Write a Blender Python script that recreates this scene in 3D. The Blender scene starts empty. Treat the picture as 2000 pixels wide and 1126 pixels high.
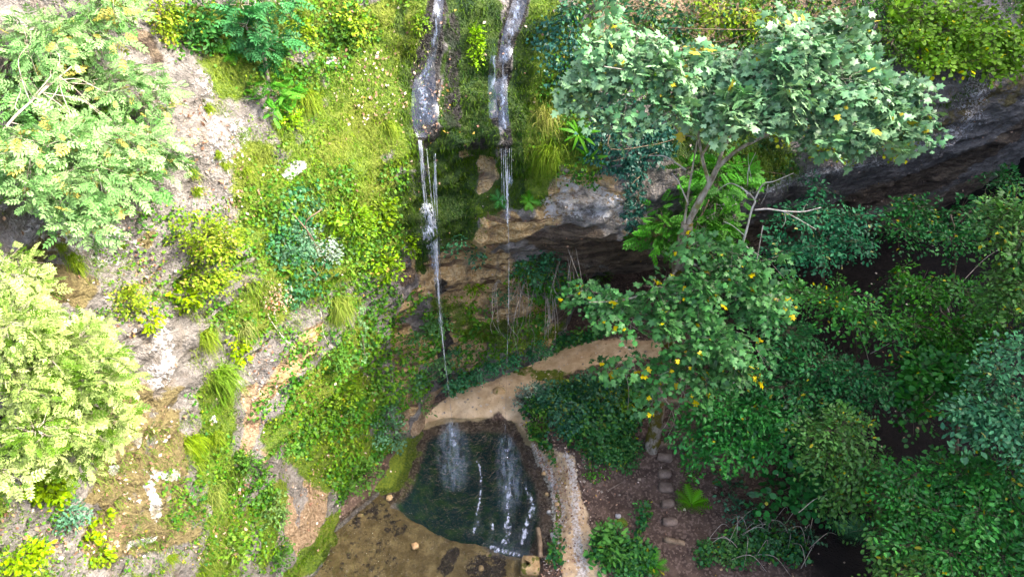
import bpy, math, random
import numpy as np
from mathutils import Vector
from mathutils.bvhtree import BVHTree

rng = np.random.default_rng(11)
random.seed(11)
S = bpy.context.scene
C = S.collection
R = math.radians

# ------------------------------------------------------------------ camera, sky, sun, exposure
CAM_H, PITCH, FOC = 20.0, R(38.0), 2000 * 24 / 36.0
cam_data = bpy.data.cameras.new('camera')
cam_data.lens, cam_data.sensor_width = 24.0, 36.0
cam_data.clip_start, cam_data.clip_end = 0.1, 1000.0
cam = bpy.data.objects.new('camera', cam_data)
cam.location = (0, 0, CAM_H)
cam.rotation_euler = (R(90) - PITCH, 0, 0)
C.objects.link(cam)
S.camera = cam

SUN_EL, SUN_AZ = R(40), R(100)          # azimuth measured clockwise from +y
world = bpy.data.worlds.new('World')
S.world = world
world.use_nodes = True
wn = world.node_tree.nodes
wl = world.node_tree.links
wn.clear()
w_out = wn.new('ShaderNodeOutputWorld')
w_bg = wn.new('ShaderNodeBackground')
w_sky = wn.new('ShaderNodeTexSky')
w_sky.sky_type = 'NISHITA'
w_sky.sun_disc = False
w_sky.sun_elevation = SUN_EL
w_sky.sun_rotation = SUN_AZ
w_sky.air_density, w_sky.dust_density, w_sky.ozone_density = 0.6, 4.0, 0.4
w_bg.inputs['Strength'].default_value = 0.15
wl.new(w_sky.outputs[0], w_bg.inputs[0])
wl.new(w_bg.outputs[0], w_out.inputs[0])

sun_data = bpy.data.lights.new('sun', 'SUN')
sun_data.energy = 1.5
sun_data.angle = R(12)
sun_data.color = (1.0, 0.94, 0.82)
sun = bpy.data.objects.new('sun', sun_data)
sdir = Vector((math.sin(SUN_AZ) * math.cos(SUN_EL), math.cos(SUN_AZ) * math.cos(SUN_EL), math.sin(SUN_EL)))
sun.rotation_euler = sdir.to_track_quat('Z', 'Y').to_euler()
sun.location = sdir * 60
C.objects.link(sun)

S.view_settings.view_transform = 'Standard'
S.view_settings.look = 'None'
S.view_settings.gamma = 1.0
S.view_settings.exposure = 3.1
S.view_settings.use_curve_mapping = False
S.render.engine = 'CYCLES'
S.cycles.max_bounces = 6
S.cycles.transparent_max_bounces = 12
S.cycles.use_denoising = True

# ------------------------------------------------------------------ small maths
CAMP = np.array([0, 0, CAM_H])
FW = np.array([0, math.cos(PITCH), -math.sin(PITCH)])
UP = np.array([0, math.sin(PITCH), math.cos(PITCH)])
RT = np.array([1.0, 0, 0])


def ray(px, py):
    return RT * (px - 1000) / FOC + UP * (563 - py) / FOC + FW


def at_y(px, py, y):
    d = ray(px, py)
    return CAMP + d * (y / d[1])


def at_z(px, py, z):
    d = ray(px, py)
    return CAMP + d * ((z - CAM_H) / d[2])


def at_t(px, py, t):
    return CAMP + ray(px, py) * t


def depth(p):
    return float(np.dot(np.asarray(p) - CAMP, FW))


def sstep(a, b, x):
    t = np.clip((x - a) / (b - a), 0, 1)
    return t * t * (3 - 2 * t)


def nrm(v):
    v = np.asarray(v, float)
    return v / (np.linalg.norm(v, axis=-1, keepdims=True) + 1e-9)


def _hash(ix, iy, iz, seed):
    h = (ix * 374761393 + iy * 668265263 + iz * 2147483647 + seed * 144665) & 0xffffffff
    h = ((h ^ (h >> 13)) * 1274126177) & 0xffffffff
    h = ((h ^ (h >> 16)) * 2246822519) & 0xffffffff
    return (h ^ (h >> 15)) & 0xffffffff


def noise3(p, seed=0):
    p = np.asarray(p, float)
    ip = np.floor(p).astype(np.int64)
    f = p - ip
    u = f * f * f * (f * (f * 6 - 15) + 10)
    out = 0
    for dx in (0, 1):
        wx = u[..., 0] if dx else 1 - u[..., 0]
        for dy in (0, 1):
            wy = u[..., 1] if dy else 1 - u[..., 1]
            for dz in (0, 1):
                wz = u[..., 2] if dz else 1 - u[..., 2]
                h = _hash(ip[..., 0] + dx, ip[..., 1] + dy, ip[..., 2] + dz, seed)
                gx = (h & 1023) / 511.5 - 1
                gy = ((h >> 10) & 1023) / 511.5 - 1
                gz = ((h >> 20) & 1023) / 511.5 - 1
                g = gx * (f[..., 0] - dx) + gy * (f[..., 1] - dy) + gz * (f[..., 2] - dz)
                out = out + wx * wy * wz * g
    return out * 1.25


def fbm(p, octv=4, seed=0, gain=0.5):
    a, s, o = 1.0, 0, np.asarray(p, float)
    for k in range(octv):
        s = s + a * noise3(o, seed + k * 17)
        o = o * 2.03 + 5.1
        a *= gain
    return s


# ------------------------------------------------------------------ object helpers
def link(o, parent=None):
    C.objects.link(o)
    if parent is not None:
        o.parent = parent
    return o


def tag(o, label=None, cat=None, group=None, kind=None):
    if label: o['label'] = label
    if cat: o['category'] = cat
    if group: o['group'] = group
    if kind: o['kind'] = kind
    return o


def empty(name, loc=(0, 0, 0)):
    o = bpy.data.objects.new(name, None)
    o.empty_display_size = 0.2
    o.location = loc
    C.objects.link(o)
    return o


def mesh_tris(name, V, T, mat, cols=None, smooth=False, extra=None, quads=False):
    V = np.asarray(V, np.float32); T = np.asarray(T, np.int32)
    k = T.shape[1]
    me = bpy.data.meshes.new(name)
    me.vertices.add(len(V)); me.vertices.foreach_set('co', V.ravel())
    me.loops.add(T.size); me.loops.foreach_set('vertex_index', T.ravel())
    me.polygons.add(len(T))
    me.polygons.foreach_set('loop_start', np.arange(0, T.size, k, dtype=np.int32))
    if smooth:
        me.polygons.foreach_set('use_smooth', np.ones(len(T), bool))
    if cols is not None:
        a = me.color_attributes.new('Col', 'FLOAT_COLOR', 'POINT')
        cc = np.ones((len(V), 4), np.float32); cc[:, :3] = cols
        a.data.foreach_set('color', cc.ravel())
    for nm, arr in (extra or {}).items():
        a = me.color_attributes.new(nm, 'FLOAT_COLOR', 'POINT')
        a.data.foreach_set('color', np.asarray(arr, np.float32).ravel())
    me.update(calc_edges=True)
    me.validate()
    if mat is not None:
        me.materials.append(mat)
    return me


def obj(name, me, parent=None, at=None):
    """link a mesh given in world coordinates; under a parent its data is moved into the parent's space"""
    o = bpy.data.objects.new(name, me)
    C.objects.link(o)
    if parent is not None:
        o.parent = parent
        l = parent.location
        if l.length > 0:
            me.transform(__import__('mathutils').Matrix.Translation(-l))
    return o


def grid_faces(nr, nc):
    i = np.arange(nr - 1)[:, None] * nc + np.arange(nc - 1)[None, :]
    return np.stack([i, i + 1, i + nc + 1, i + nc], -1).reshape(-1, 4)


def tube_geo(pts, rad, sides=7, rough=0.0, seed=0):
    pts = np.asarray(pts, float); rad = np.asarray(rad, float)
    n = len(pts)
    tan = nrm(np.gradient(pts, axis=0))
    ref = np.array([0.31, 0.77, 0.55])
    V = []
    for i in range(n):
        a = nrm(np.cross(tan[i], ref)); b = np.cross(tan[i], a)
        ang = np.linspace(0, 2 * math.pi, sides, endpoint=False)
        ring = pts[i] + rad[i] * (np.cos(ang)[:, None] * a + np.sin(ang)[:, None] * b)
        V.append(ring)
    V = np.concatenate(V)
    if rough > 0:
        cen = np.repeat(pts, sides, 0)
        k = 1 + rough * fbm(V * 3.0, 3, seed)
        V = cen + (V - cen) * k[:, None]
    F = []
    for i in range(n - 1):
        for j in range(sides):
            a, b = i * sides + j, i * sides + (j + 1) % sides
            F += [(a, b, b + sides), (a, b + sides, a + sides)]
    for j in range(1, sides - 1):
        F.append((0, j + 1, j)); e = (n - 1) * sides; F.append((e, e + j, e + j + 1))
    return V, np.array(F)


def join_geo(parts):
    Vs, Fs, o = [], [], 0
    for V, F in parts:
        Vs.append(V); Fs.append(F + o); o += len(V)
    return np.concatenate(Vs), np.concatenate(Fs)


def curve(pts, n=12):
    """Catmull-Rom through pts"""
    P = np.asarray(pts, float)
    Q = np.vstack([2 * P[0] - P[1], P, 2 * P[-1] - P[-2]])
    out = []
    for i in range(1, len(Q) - 2):
        t = np.linspace(0, 1, n, endpoint=False)[:, None]
        a, b, c, d = Q[i - 1], Q[i], Q[i + 1], Q[i + 2]
        out.append(0.5 * (2 * b + (c - a) * t + (2 * a - 5 * b + 4 * c - d) * t ** 2 + (-a + 3 * b - 3 * c + d) * t ** 3))
    out.append(P[-1:])
    return np.concatenate(out)


# ------------------------------------------------------------------ materials
class NT:
    def __init__(self, name):
        self.m = bpy.data.materials.new(name); self.m.use_nodes = True
        self.t = self.m.node_tree; self.t.nodes.clear()
        self.out = self.t.nodes.new('ShaderNodeOutputMaterial')

    def n(self, typ, props=None, **ins):
        nd = self.t.nodes.new('ShaderNode' + typ)
        for k, v in (props or {}).items(): setattr(nd, k, v)
        for k, v in ins.items():
            key = int(k[1:]) if k[0] == 'i' and k[1:].isdigit() else k.replace('_', ' ')
            s = nd.inputs[key]
            if hasattr(v, 'is_linked') or hasattr(v, 'links'): self.t.links.new(v, s)
            else: s.default_value = v
        return nd

    def mix(self, f, a, b, mode='MIX'):
        nd = self.t.nodes.new('ShaderNodeMix'); nd.data_type = 'RGBA'; nd.blend_type = mode
        for i, v in ((0, f), (6, a), (7, b)):
            s = nd.inputs[i]
            if hasattr(v, 'links'): self.t.links.new(v, s)
            elif i == 0: s.default_value = v
            else: s.default_value = (*v, 1) if len(v) == 3 else v
        return nd.outputs[2]

    def math(self, op, a, b=0.0, c=0.0, clamp=False):
        nd = self.t.nodes.new('ShaderNodeMath'); nd.operation = op; nd.use_clamp = clamp
        for i, v in enumerate((a, b, c)):
            if hasattr(v, 'links'): self.t.links.new(v, nd.inputs[i])
            else: nd.inputs[i].default_value = v
        return nd.outputs[0]

    def smooth(self, x, a, b):
        nd = self.t.nodes.new('ShaderNodeMapRange'); nd.interpolation_type = 'SMOOTHSTEP'
        self.t.links.new(x, nd.inputs[0]); nd.inputs[1].default_value = a; nd.inputs[2].default_value = b
        return nd.outputs[0]

    def pos(self, scale=(1, 1, 1)):
        g = self.t.nodes.new('ShaderNodeNewGeometry')
        if scale == (1, 1, 1): return g.outputs['Position']
        v = self.t.nodes.new('ShaderNodeVectorMath'); v.operation = 'MULTIPLY'
        self.t.links.new(g.outputs['Position'], v.inputs[0]); v.inputs[1].default_value = scale
        return v.outputs[0]

    def noise(self, scale, detail=4, rough=0.55, vec=None, dist=0.0):
        nd = self.t.nodes.new('ShaderNodeTexNoise')
        nd.inputs['Scale'].default_value = scale; nd.inputs['Detail'].default_value = detail
        nd.inputs['Roughness'].default_value = rough; nd.inputs['Distortion'].default_value = dist
        self.t.links.new(vec if vec is not None else self.pos(), nd.inputs['Vector'])
        return nd.outputs[0]

    def attr(self, name):
        nd = self.t.nodes.new('ShaderNodeVertexColor'); nd.layer_name = name
        sp = self.t.nodes.new('ShaderNodeSeparateColor')
        self.t.links.new(nd.outputs[0], sp.inputs[0])
        return sp.outputs[0], sp.outputs[1], sp.outputs[2], nd.outputs[1]

    def bump(self, h, strength=0.5, dist=0.05):
        nd = self.t.nodes.new('ShaderNodeBump'); nd.inputs['Strength'].default_value = strength
        nd.inputs['Distance'].default_value = dist
        self.t.links.new(h, nd.inputs['Height'])
        return nd.outputs[0]

    def bsdf(self, col, rough, normal=None, spec=0.3, **kw):
        nd = self.t.nodes.new('ShaderNodeBsdfPrincipled')
        for k, v in (('Base Color', col), ('Roughness', rough), ('Specular IOR Level', spec), *kw.items()):
            if hasattr(v, 'links'): self.t.links.new(v, nd.inputs[k])
            elif k == 'Base Color': nd.inputs[k].default_value = (*v, 1)
            else: nd.inputs[k].default_value = v
        if normal is not None: self.t.links.new(normal, nd.inputs['Normal'])
        return nd.outputs[0]

    def done(self, sh):
        self.t.links.new(sh, self.out.inputs[0]); return self.m


def leaf_material(name, rough=0.45, spec=0.4, transl=0.3, sat=1.15):
    t = NT(name)
    c = t.n('HueSaturation', Saturation=sat, Color=t.n('VertexColor', {'layer_name': 'Col'}).outputs[0]).outputs[0]
    p = t.bsdf(c, rough, spec=spec)
    tc = t.mix(1.0, c, (1.0, 1.0, 0.55), 'MULTIPLY')
    tr = t.n('BsdfTranslucent', Color=tc).outputs[0]
    mx = t.n('MixShader', Fac=transl, i1=p, i2=tr).outputs[0]
    return t.done(mx)


M_LEAF = leaf_material('leaf', 0.55, 0.22, 0.22)
M_GLOSSY = leaf_material('leaf_glossy', 0.42, 0.3, 0.14)
M_GRASS = leaf_material('grass_blade', 0.6, 0.2, 0.3)
M_DRY = leaf_material('dry_leaf', 0.8, 0.15, 0.1, 1.0)


def bark_material(name, c1, c2, moss=None, mossfac=0.5):
    t = NT(name)
    n1 = t.noise(9, 5, 0.6, t.pos((1, 1, 0.35))); n2 = t.noise(3.0, 3)
    col = t.mix(t.smooth(n1, 0.35, 0.65), c1, c2)
    if moss:
        col = t.mix(t.smooth(n2, 0.75 - mossfac * 0.5, 0.85 - mossfac * 0.5), col, moss)
    return t.done(t.bsdf(col, 0.85, t.bump(n1, 0.6, 0.03), 0.2))


M_BARK = bark_material('maple_bark', (0.10, 0.075, 0.045), (0.30, 0.26, 0.2), (0.10, 0.085, 0.012), 0.55)
M_TWIG = bark_material('pale_twig', (0.26, 0.21, 0.16), (0.42, 0.37, 0.31))
M_STEM = bark_material('brown_stem', (0.09, 0.065, 0.04), (0.2, 0.15, 0.1))
M_DEAD = bark_material('dead_wood', (0.36, 0.31, 0.26), (0.6, 0.56, 0.5))


def rock_material():
    t = NT('cliff_rock')
    moss, ochre, wet, earth = t.attr('MaskA')
    white, brown, moss2, dark = t.attr('MaskB')
    big = t.noise(0.5, 2, 0.6); mid = t.noise(2.2, 4, 0.62); fine = t.noise(11, 4, 0.68)
    veryfine = t.noise(38, 2, 0.6)
    streak = t.noise(1.6, 4, 0.6, t.pos((1.6, 1.6, 0.28)), 0.6)
    strata = t.noise(1.0, 4, 0.65, t.pos((0.55, 0.55, 3.2)), 0.8)
    rock = t.mix(t.smooth(mid, 0.3, 0.7), (0.135, 0.122, 0.11), (0.29, 0.265, 0.24))
    rock = t.mix(t.smooth(strata, 0.56, 0.72), rock, (0.16, 0.14, 0.12))
    rock = t.mix(t.math('MULTIPLY', t.smooth(fine, 0.55, 0.75), 0.55), rock, (0.46, 0.445, 0.43))
    rock = t.mix(t.math('MULTIPLY', t.smooth(streak, 0.55, 0.7), 0.6), rock, (0.17, 0.13, 0.09))
    ridge = t.math('ABSOLUTE', t.math('SUBTRACT', strata, 0.47))
    crk = t.math('SUBTRACT', 1.0, t.smooth(ridge, 0.0, 0.022))
    rock = t.mix(t.math('MULTIPLY', crk, 0.55), rock, (0.06, 0.055, 0.05))
    och = t.mix(t.smooth(fine, 0.35, 0.65), (0.42, 0.26, 0.10), (0.62, 0.46, 0.24))
    och = t.mix(t.smooth(strata, 0.5, 0.6), och, (0.14, 0.085, 0.045))
    och = t.mix(t.math('MULTIPLY', t.smooth(streak, 0.52, 0.64), 0.7), och, (0.20, 0.16, 0.11))
    f = t.smooth(t.math('ADD', ochre, t.math('MULTIPLY', t.math('SUBTRACT', mid, 0.5), 0.9)), 0.35, 0.6)
    col = t.mix(f, rock, och)
    er = t.mix(t.smooth(fine, 0.3, 0.7), (0.24, 0.155, 0.085), (0.45, 0.33, 0.21))
    f = t.smooth(t.math('ADD', earth, t.math('MULTIPLY', t.math('SUBTRACT', mid, 0.5), 0.8)), 0.35, 0.6)
    col = t.mix(f, col, er)
    br = t.mix(t.smooth(fine, 0.3, 0.7), (0.115, 0.085, 0.035), (0.22, 0.18, 0.075))
    f = t.smooth(t.math('ADD', brown, t.math('MULTIPLY', t.math('SUBTRACT', mid, 0.5), 1.6)), 0.45, 0.65)
    col = t.mix(f, col, br)
    mcol = t.mix(t.smooth(fine, 0.3, 0.7), (0.065, 0.125, 0.010), (0.15, 0.22, 0.018))
    mcol = t.mix(t.smooth(big, 0.42, 0.62), mcol, (0.15, 0.185, 0.018))
    mcol = t.mix(t.math('MULTIPLY', t.smooth(veryfine, 0.5, 0.7), 0.5), mcol, (0.05, 0.08, 0.008))
    f = t.smooth(t.math('ADD', moss, t.math('MULTIPLY', t.math('SUBTRACT', mid, 0.5), 1.3)), 0.4, 0.62)
    col = t.mix(f, col, mcol)
    m2 = t.mix(t.smooth(streak, 0.35, 0.65), (0.016, 0.045, 0.008), (0.055, 0.095, 0.010))
    f = t.smooth(t.math('ADD', moss2, t.math('MULTIPLY', t.math('SUBTRACT', streak, 0.5), 1.2)), 0.4, 0.62)
    col = t.mix(f, col, m2)
    f = t.smooth(t.math('ADD', white, t.math('MULTIPLY', t.math('SUBTRACT', fine, 0.5), 1.8)), 0.5, 0.62)
    col = t.mix(t.math('MULTIPLY', f, t.smooth(mid, 0.3, 0.6)), col, (0.6, 0.585, 0.58))
    wf = t.smooth(t.math('ADD', wet, t.math('MULTIPLY', t.math('SUBTRACT', streak, 0.5), 0.8)), 0.35, 0.65)
    wcol = t.mix(t.smooth(streak, 0.4, 0.65), (0.016, 0.014, 0.012), (0.048, 0.042, 0.042))
    col = t.mix(wf, col, wcol)
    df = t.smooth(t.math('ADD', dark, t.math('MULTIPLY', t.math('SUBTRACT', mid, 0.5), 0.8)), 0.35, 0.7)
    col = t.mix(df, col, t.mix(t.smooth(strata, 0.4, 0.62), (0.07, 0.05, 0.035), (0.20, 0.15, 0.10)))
    h = t.math('ADD', t.math('MULTIPLY', mid, 1.8), fine)
    rough = t.n('MapRange', i0=wf, i3=0.88, i4=0.28).outputs[0]
    return t.done(t.bsdf(col, rough, t.bump(h, 1.0, 0.2), 0.35))


def ground_material():
    t = NT('forest_floor')
    path, gravel, moss, deep = t.attr('MaskA')
    shallow, shaded_humus, darkbed, rim = t.attr('MaskB')
    big = t.noise(0.45, 4); mid = t.noise(2.4, 5, 0.6); fine = t.noise(13, 5, 0.65); vf = t.noise(45, 3, 0.6)
    soil = t.mix(t.smooth(mid, 0.3, 0.7), (0.045, 0.028, 0.02), (0.11, 0.072, 0.052))
    vor = t.n('TexVoronoi', Vector=t.pos(), Scale=16.0)
    soil = t.mix(t.math('MULTIPLY', t.smooth(vor.outputs['Color'], 0.62, 0.7), 0.45), soil, (0.24, 0.17, 0.13))
    soil = t.mix(shaded_humus, soil, t.mix(mid, (0.004, 0.003, 0.002), (0.012, 0.008, 0.006)))  # dark soil taken down to near black, canopy shade painted in
    pc = t.mix(t.smooth(mid, 0.3, 0.72), (0.46, 0.315, 0.17), (0.64, 0.48, 0.30))
    pc = t.mix(t.math('MULTIPLY', t.smooth(vf, 0.55, 0.72), 0.5), pc, (0.24, 0.15, 0.09))
    pc = t.mix(t.math('MULTIPLY', t.smooth(t.noise(1.3, 4, 0.6), 0.5, 0.68), 0.55), pc, (0.27, 0.18, 0.10))
    pc = t.mix(t.math('MULTIPLY', t.smooth(fine, 0.6, 0.7), 0.6), pc, (0.17, 0.115, 0.07))
    f = t.smooth(t.math('ADD', path, t.math('MULTIPLY', t.math('SUBTRACT', mid, 0.5), 0.9)), 0.32, 0.62)
    col = t.mix(f, soil, pc)
    gc = t.mix(t.smooth(fine, 0.35, 0.65), (0.30, 0.24, 0.18), (0.62, 0.56, 0.5))
    f = t.smooth(t.math('ADD', gravel, t.math('MULTIPLY', t.math('SUBTRACT', fine, 0.5), 1.3)), 0.4, 0.65)
    col = t.mix(f, col, gc)
    mc = t.mix(t.smooth(fine, 0.3, 0.7), (0.05, 0.09, 0.008), (0.15, 0.18, 0.015))
    f = t.smooth(t.math('ADD', moss, t.math('MULTIPLY', t.math('SUBTRACT', mid, 0.5), 1.2)), 0.4, 0.62)
    col = t.mix(f, col, mc)
    sc = t.mix(t.smooth(mid, 0.35, 0.7), (0.12, 0.08, 0.032), (0.25, 0.175, 0.08))
    sc = t.mix(t.math('MULTIPLY', t.smooth(fine, 0.52, 0.66), 0.6), sc, (0.06, 0.042, 0.018))
    sc = t.mix(t.math('MULTIPLY', t.smooth(vf, 0.6, 0.72), 0.4), sc, (0.30, 0.22, 0.12))
    col = t.mix(t.smooth(t.math('ADD', shallow, t.math('MULTIPLY', t.math('SUBTRACT', fine, 0.5), 0.5)), 0.4, 0.6), col, sc)
    dk = t.mix(t.smooth(fine, 0.4, 0.65), (0.022, 0.015, 0.013), (0.06, 0.042, 0.03))
    col = t.mix(t.smooth(t.math('ADD', darkbed, t.math('MULTIPLY', t.math('SUBTRACT', t.noise(5.0, 4, 0.65), 0.5), 2.6)), 0.42, 0.75), col, dk)
    rc = t.mix(t.smooth(fine, 0.4, 0.65), (0.10, 0.085, 0.08), (0.24, 0.2, 0.19))
    col = t.mix(t.smooth(t.math('ADD', rim, t.math('MULTIPLY', t.math('SUBTRACT', mid, 0.5), 1.2)), 0.5, 0.8), col, rc)
    bed = t.mix(t.smooth(mid, 0.4, 0.68), (0.003, 0.022, 0.024), (0.016, 0.055, 0.014))
    col = t.mix(t.smooth(t.math('ADD', deep, t.math('MULTIPLY', t.math('SUBTRACT', mid, 0.5), 0.5)), 0.3, 0.75), col, bed)
    h = t.math('ADD', mid, fine)
    return t.done(t.bsdf(col, 0.9, t.bump(h, 0.8, 0.06), 0.25))


def water_material():
    t = NT('pool_water')
    rip = t.noise(2.6, 4, 0.6, t.pos((1.7, 0.9, 1)), 1.2); rip2 = t.noise(9, 3, 0.6, None, 0.5)
    nb = t.bump(t.math('ADD', rip, t.math('MULTIPLY', rip2, 0.4)), 1.0, 0.2)
    gl = t.n('BsdfGlossy', Color=(0.92, 0.96, 1, 1), Roughness=0.06, Normal=nb).outputs[0]
    tr = t.n('BsdfTransparent', Color=(0.90, 0.94, 0.91, 1)).outputs[0]
    fr = t.n('Fresnel', IOR=1.34, Normal=nb).outputs[0]
    return t.done(t.n('MixShader', Fac=t.math('MULTIPLY', fr, 0.8, clamp=True), i1=tr, i2=gl).outputs[0])


def film_material(name, lo, hi, vec=(7, 7, 0.55), amount=0.9, c1=(0.12, 0.155, 0.23), c2=(0.32, 0.36, 0.46)):
    """thin running water: streaks of white water with clear gaps"""
    t = NT(name)
    st = t.noise(2.2, 4, 0.55, t.pos(vec), 0.25); fi = t.noise(10, 3, 0.6, t.pos((1, 1, 0.25)))
    ed, _, _, _ = t.attr('Edge')
    k = t.math('ADD', t.math('ADD', st, t.math('MULTIPLY', t.math('SUBTRACT', fi, 0.5), 0.5)), t.math('MULTIPLY', t.math('SUBTRACT', ed, 1.0), 0.6))
    fac = t.math('MULTIPLY', t.smooth(k, lo, hi), amount)
    col = t.mix(fi, c1, c2)
    p = t.bsdf(col, 0.4, spec=0.4)
    gl = t.n('BsdfGlossy', Color=(0.8, 0.88, 1, 1), Roughness=0.3).outputs[0]
    tr = t.n('BsdfTransparent').outputs[0]
    base = t.n('MixShader', Fac=0.06, i1=tr, i2=gl).outputs[0]
    return t.done(t.n('MixShader', Fac=fac, i1=base, i2=p).outputs[0])


M_ROCK = rock_material()
M_GROUND = ground_material()
M_WATER = water_material()
M_FILM = film_material('running_water', 0.41, 0.66, (9, 9, 0.2), amount=0.55, c1=(0.11, 0.16, 0.25), c2=(0.34, 0.40, 0.52))
M_FOAM = film_material('foam', 0.38, 0.72, (4.2, 1.5, 1), 0.8, (0.36, 0.42, 0.54), (0.75, 0.8, 0.88))
M_VEIL = film_material('water_veil', 0.32, 0.68, (9, 9, 0.3), 0.6, (0.34, 0.40, 0.52), (0.7, 0.76, 0.85))


def spray_material():
    t = NT('soft_spray')
    ed, _, _, _ = t.attr('Edge')
    n = t.noise(2.4, 4, 0.6, t.pos((3.2, 0.8, 1)), 0.8)
    fac = t.math('MULTIPLY', t.math('MULTIPLY', ed, 0.3), t.smooth(n, 0.3, 0.75), clamp=True)
    d = t.bsdf((0.55, 0.68, 0.82), 0.5, spec=0.3)
    return t.done(t.n('MixShader', Fac=fac, i1=t.n('BsdfTransparent').outputs[0], i2=d).outputs[0])


M_SPRAY = spray_material()


def strand_material():
    t = NT('falling_water')
    n = t.noise(3.0, 4, 0.6, t.pos((6, 6, 0.8)))
    p = t.bsdf((0.86, 0.9, 0.95), 0.15, spec=0.7)
    tr = t.n('BsdfTransparent').outputs[0]
    return t.done(t.n('MixShader', Fac=t.math('ADD', 0.06, t.math('MULTIPLY', t.smooth(n, 0.42, 0.68), 0.5)), i1=tr, i2=p).outputs[0])


M_STRAND = strand_material()


def stone_material(name, c1, c2, moss=None):
    t = NT(name)
    mid = t.noise(4, 5, 0.6); fine = t.noise(22, 4, 0.6)
    col = t.mix(t.smooth(mid, 0.3, 0.7), c1, c2)
    col = t.mix(t.math('MULTIPLY', t.smooth(fine, 0.5, 0.7), 0.5), col, tuple(x * 0.45 for x in c1))
    if moss: col = t.mix(t.smooth(mid, 0.52, 0.62), col, moss)
    return t.done(t.bsdf(col, 0.85, t.bump(t.math('ADD', mid, fine), 0.7, 0.04), 0.25))


M_STEP = stone_material('step_stone', (0.14, 0.10, 0.075), (0.25, 0.185, 0.14))
M_TAN = stone_material('tan_stone', (0.34, 0.22, 0.10), (0.52, 0.37, 0.2), (0.12, 0.12, 0.02))
M_ORANGE = stone_material('orange_stone', (0.42, 0.25, 0.11), (0.58, 0.38, 0.2))
M_GREY = stone_material('grey_stone', (0.28, 0.27, 0.27), (0.52, 0.5, 0.49))
M_LOG = stone_material('log_wood', (0.13, 0.085, 0.05), (0.3, 0.22, 0.14))
# ------------------------------------------------------------------ cliff: one sheet swept along a plan curve
PLAN = [(-8.8, -14), (-8.0, 3), (-7.0, 9.5), (-5.4, 13.2), (-4.3, 16.5), (-2.4, 18.9), (1.5, 20.2), (5.0, 21.8), (9.0, 24.5), (15.0, 28.0), (24.0, 33.6), (60.0, 62.0)]
PROF = [
    [(-1.5, .7), (0, .4), (5, -.8), (10, -2.4), (15, -4.6), (22, -8.5), (28, -12)],
    [(-1.5, .8), (0, .5), (5, -.6), (10, -2), (15, -4), (22, -7.5), (28, -11)],
    [(-1.5, .8), (0, .4), (3, -.2), (5.6, -.6), (6.3, -.2), (8, -.6), (12, -1.9), (16, -3.8), (22, -6.8), (28, -10)],
    [(-1.5, -.1), (0, -.35), (.5, -.5), (1.2, -.65), (3, -.85), (5.3, -1.15), (6.0, .2), (6.8, .35), (10, -.4), (12, -1), (16, -3), (22, -6), (28, -9)],
    [(-1.5, .8), (0, .5), (1, .1), (3, -.1), (5.5, -.5), (6.2, .4), (8, .85), (10, .9), (11.5, .6), (13, -.2), (16, -1.8), (22, -5), (28, -8)],
    [(-1.5, .3), (0, .1), (2.4, .75), (2.8, .5), (4.4, 1.0), (4.9, .8), (6.3, 1.15), (7.2, 1.45), (8.6, 1.75), (9.3, 1.8), (9.8, 1.35), (11.0, 1.4), (11.7, 1.85), (12.2, 1.7), (14, 1.0), (16, .1), (22, -3), (28, -6)],
    [(-1.5, .1), (0, 0), (1.6, .1), (3.6, .5), (4.2, .95), (6, 1.3), (7.4, 1.9), (8.2, 2.7), (8.7, 3.2), (10, 3.35), (11.2, 3.1), (12, 2.6), (14, 1.7), (16, .7), (22, -2), (28, -5)],
    [(-1.5, -3), (1, -3.6), (4, -3.2), (4.9, -1.2), (5.7, 1.4), (6.3, 2.3), (8, 2.8), (10.3, 3.0), (11.3, 2.4), (14, 1), (16, 0), (22, -3), (28, -6)],
    [(-1.5, -.5), (2, -.8), (5, .5), (7, 2.3), (8.6, 3.4), (10, 3.9), (11.5, 3.2), (14, 1.5), (16, .5), (22, -2.5), (28, -5.5)],
    [(-1.5, 1.5), (2, 1.8), (5, 2.6), (7, 3.3), (7.6, 3.8), (9.6, 4.6), (10.5, 4.9), (12, 4.2), (14, 2.8), (16, 1.6), (22, -2), (28, -5)],
    [(-1.5, 2.4), (2, 2.8), (5, 3.4), (7, 4.2), (7.6, 4.6), (9.6, 5.4), (10.5, 5.7), (12, 5), (14, 3.5), (16, 2.2), (22, -1.5), (28, -5)],
    [(-1.5, 2.4), (2, 2.8), (5, 3.4), (7, 4.2), (7.6, 4.6), (9.6, 5.4), (10.5, 5.7), (12, 5), (14, 3.5), (16, 2.2), (22, -1.5), (28, -5)],
]
dense = curve([(*p, 0) for p in PLAN], 40)[:, :2]
seg = np.linalg.norm(np.diff(dense, axis=0), axis=1)
s_d = np.concatenate([[0], np.cumsum(seg)])
s_st = s_d[::40][:len(PLAN)]
S0, S1 = s_st[1] + 1.0, s_st[10]
s_grid = np.concatenate([np.linspace(0, S0, 24, endpoint=False), np.arange(S0, S1, 0.085), np.linspace(S1, s_d[-1], 30)])
z_grid = np.concatenate([np.arange(-1.2, 16.6, 0.075), np.linspace(16.8, 28, 26)])
z_top = np.array([30, 34, 39, 44.0]); d_top = np.array([-3, -9, -22, -55.0])
px_s = np.interp(s_grid, s_d, dense[:, 0]); py_s = np.interp(s_grid, s_d, dense[:, 1])
ker = np.exp(-np.linspace(-2.5, 2.5, 61) ** 2); ker /= ker.sum()
fine_s = np.linspace(0, s_d[-1], 2400)
tx = np.gradient(np.interp(fine_s, s_d, dense[:, 0])); ty = np.gradient(np.interp(fine_s, s_d, dense[:, 1]))
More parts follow.
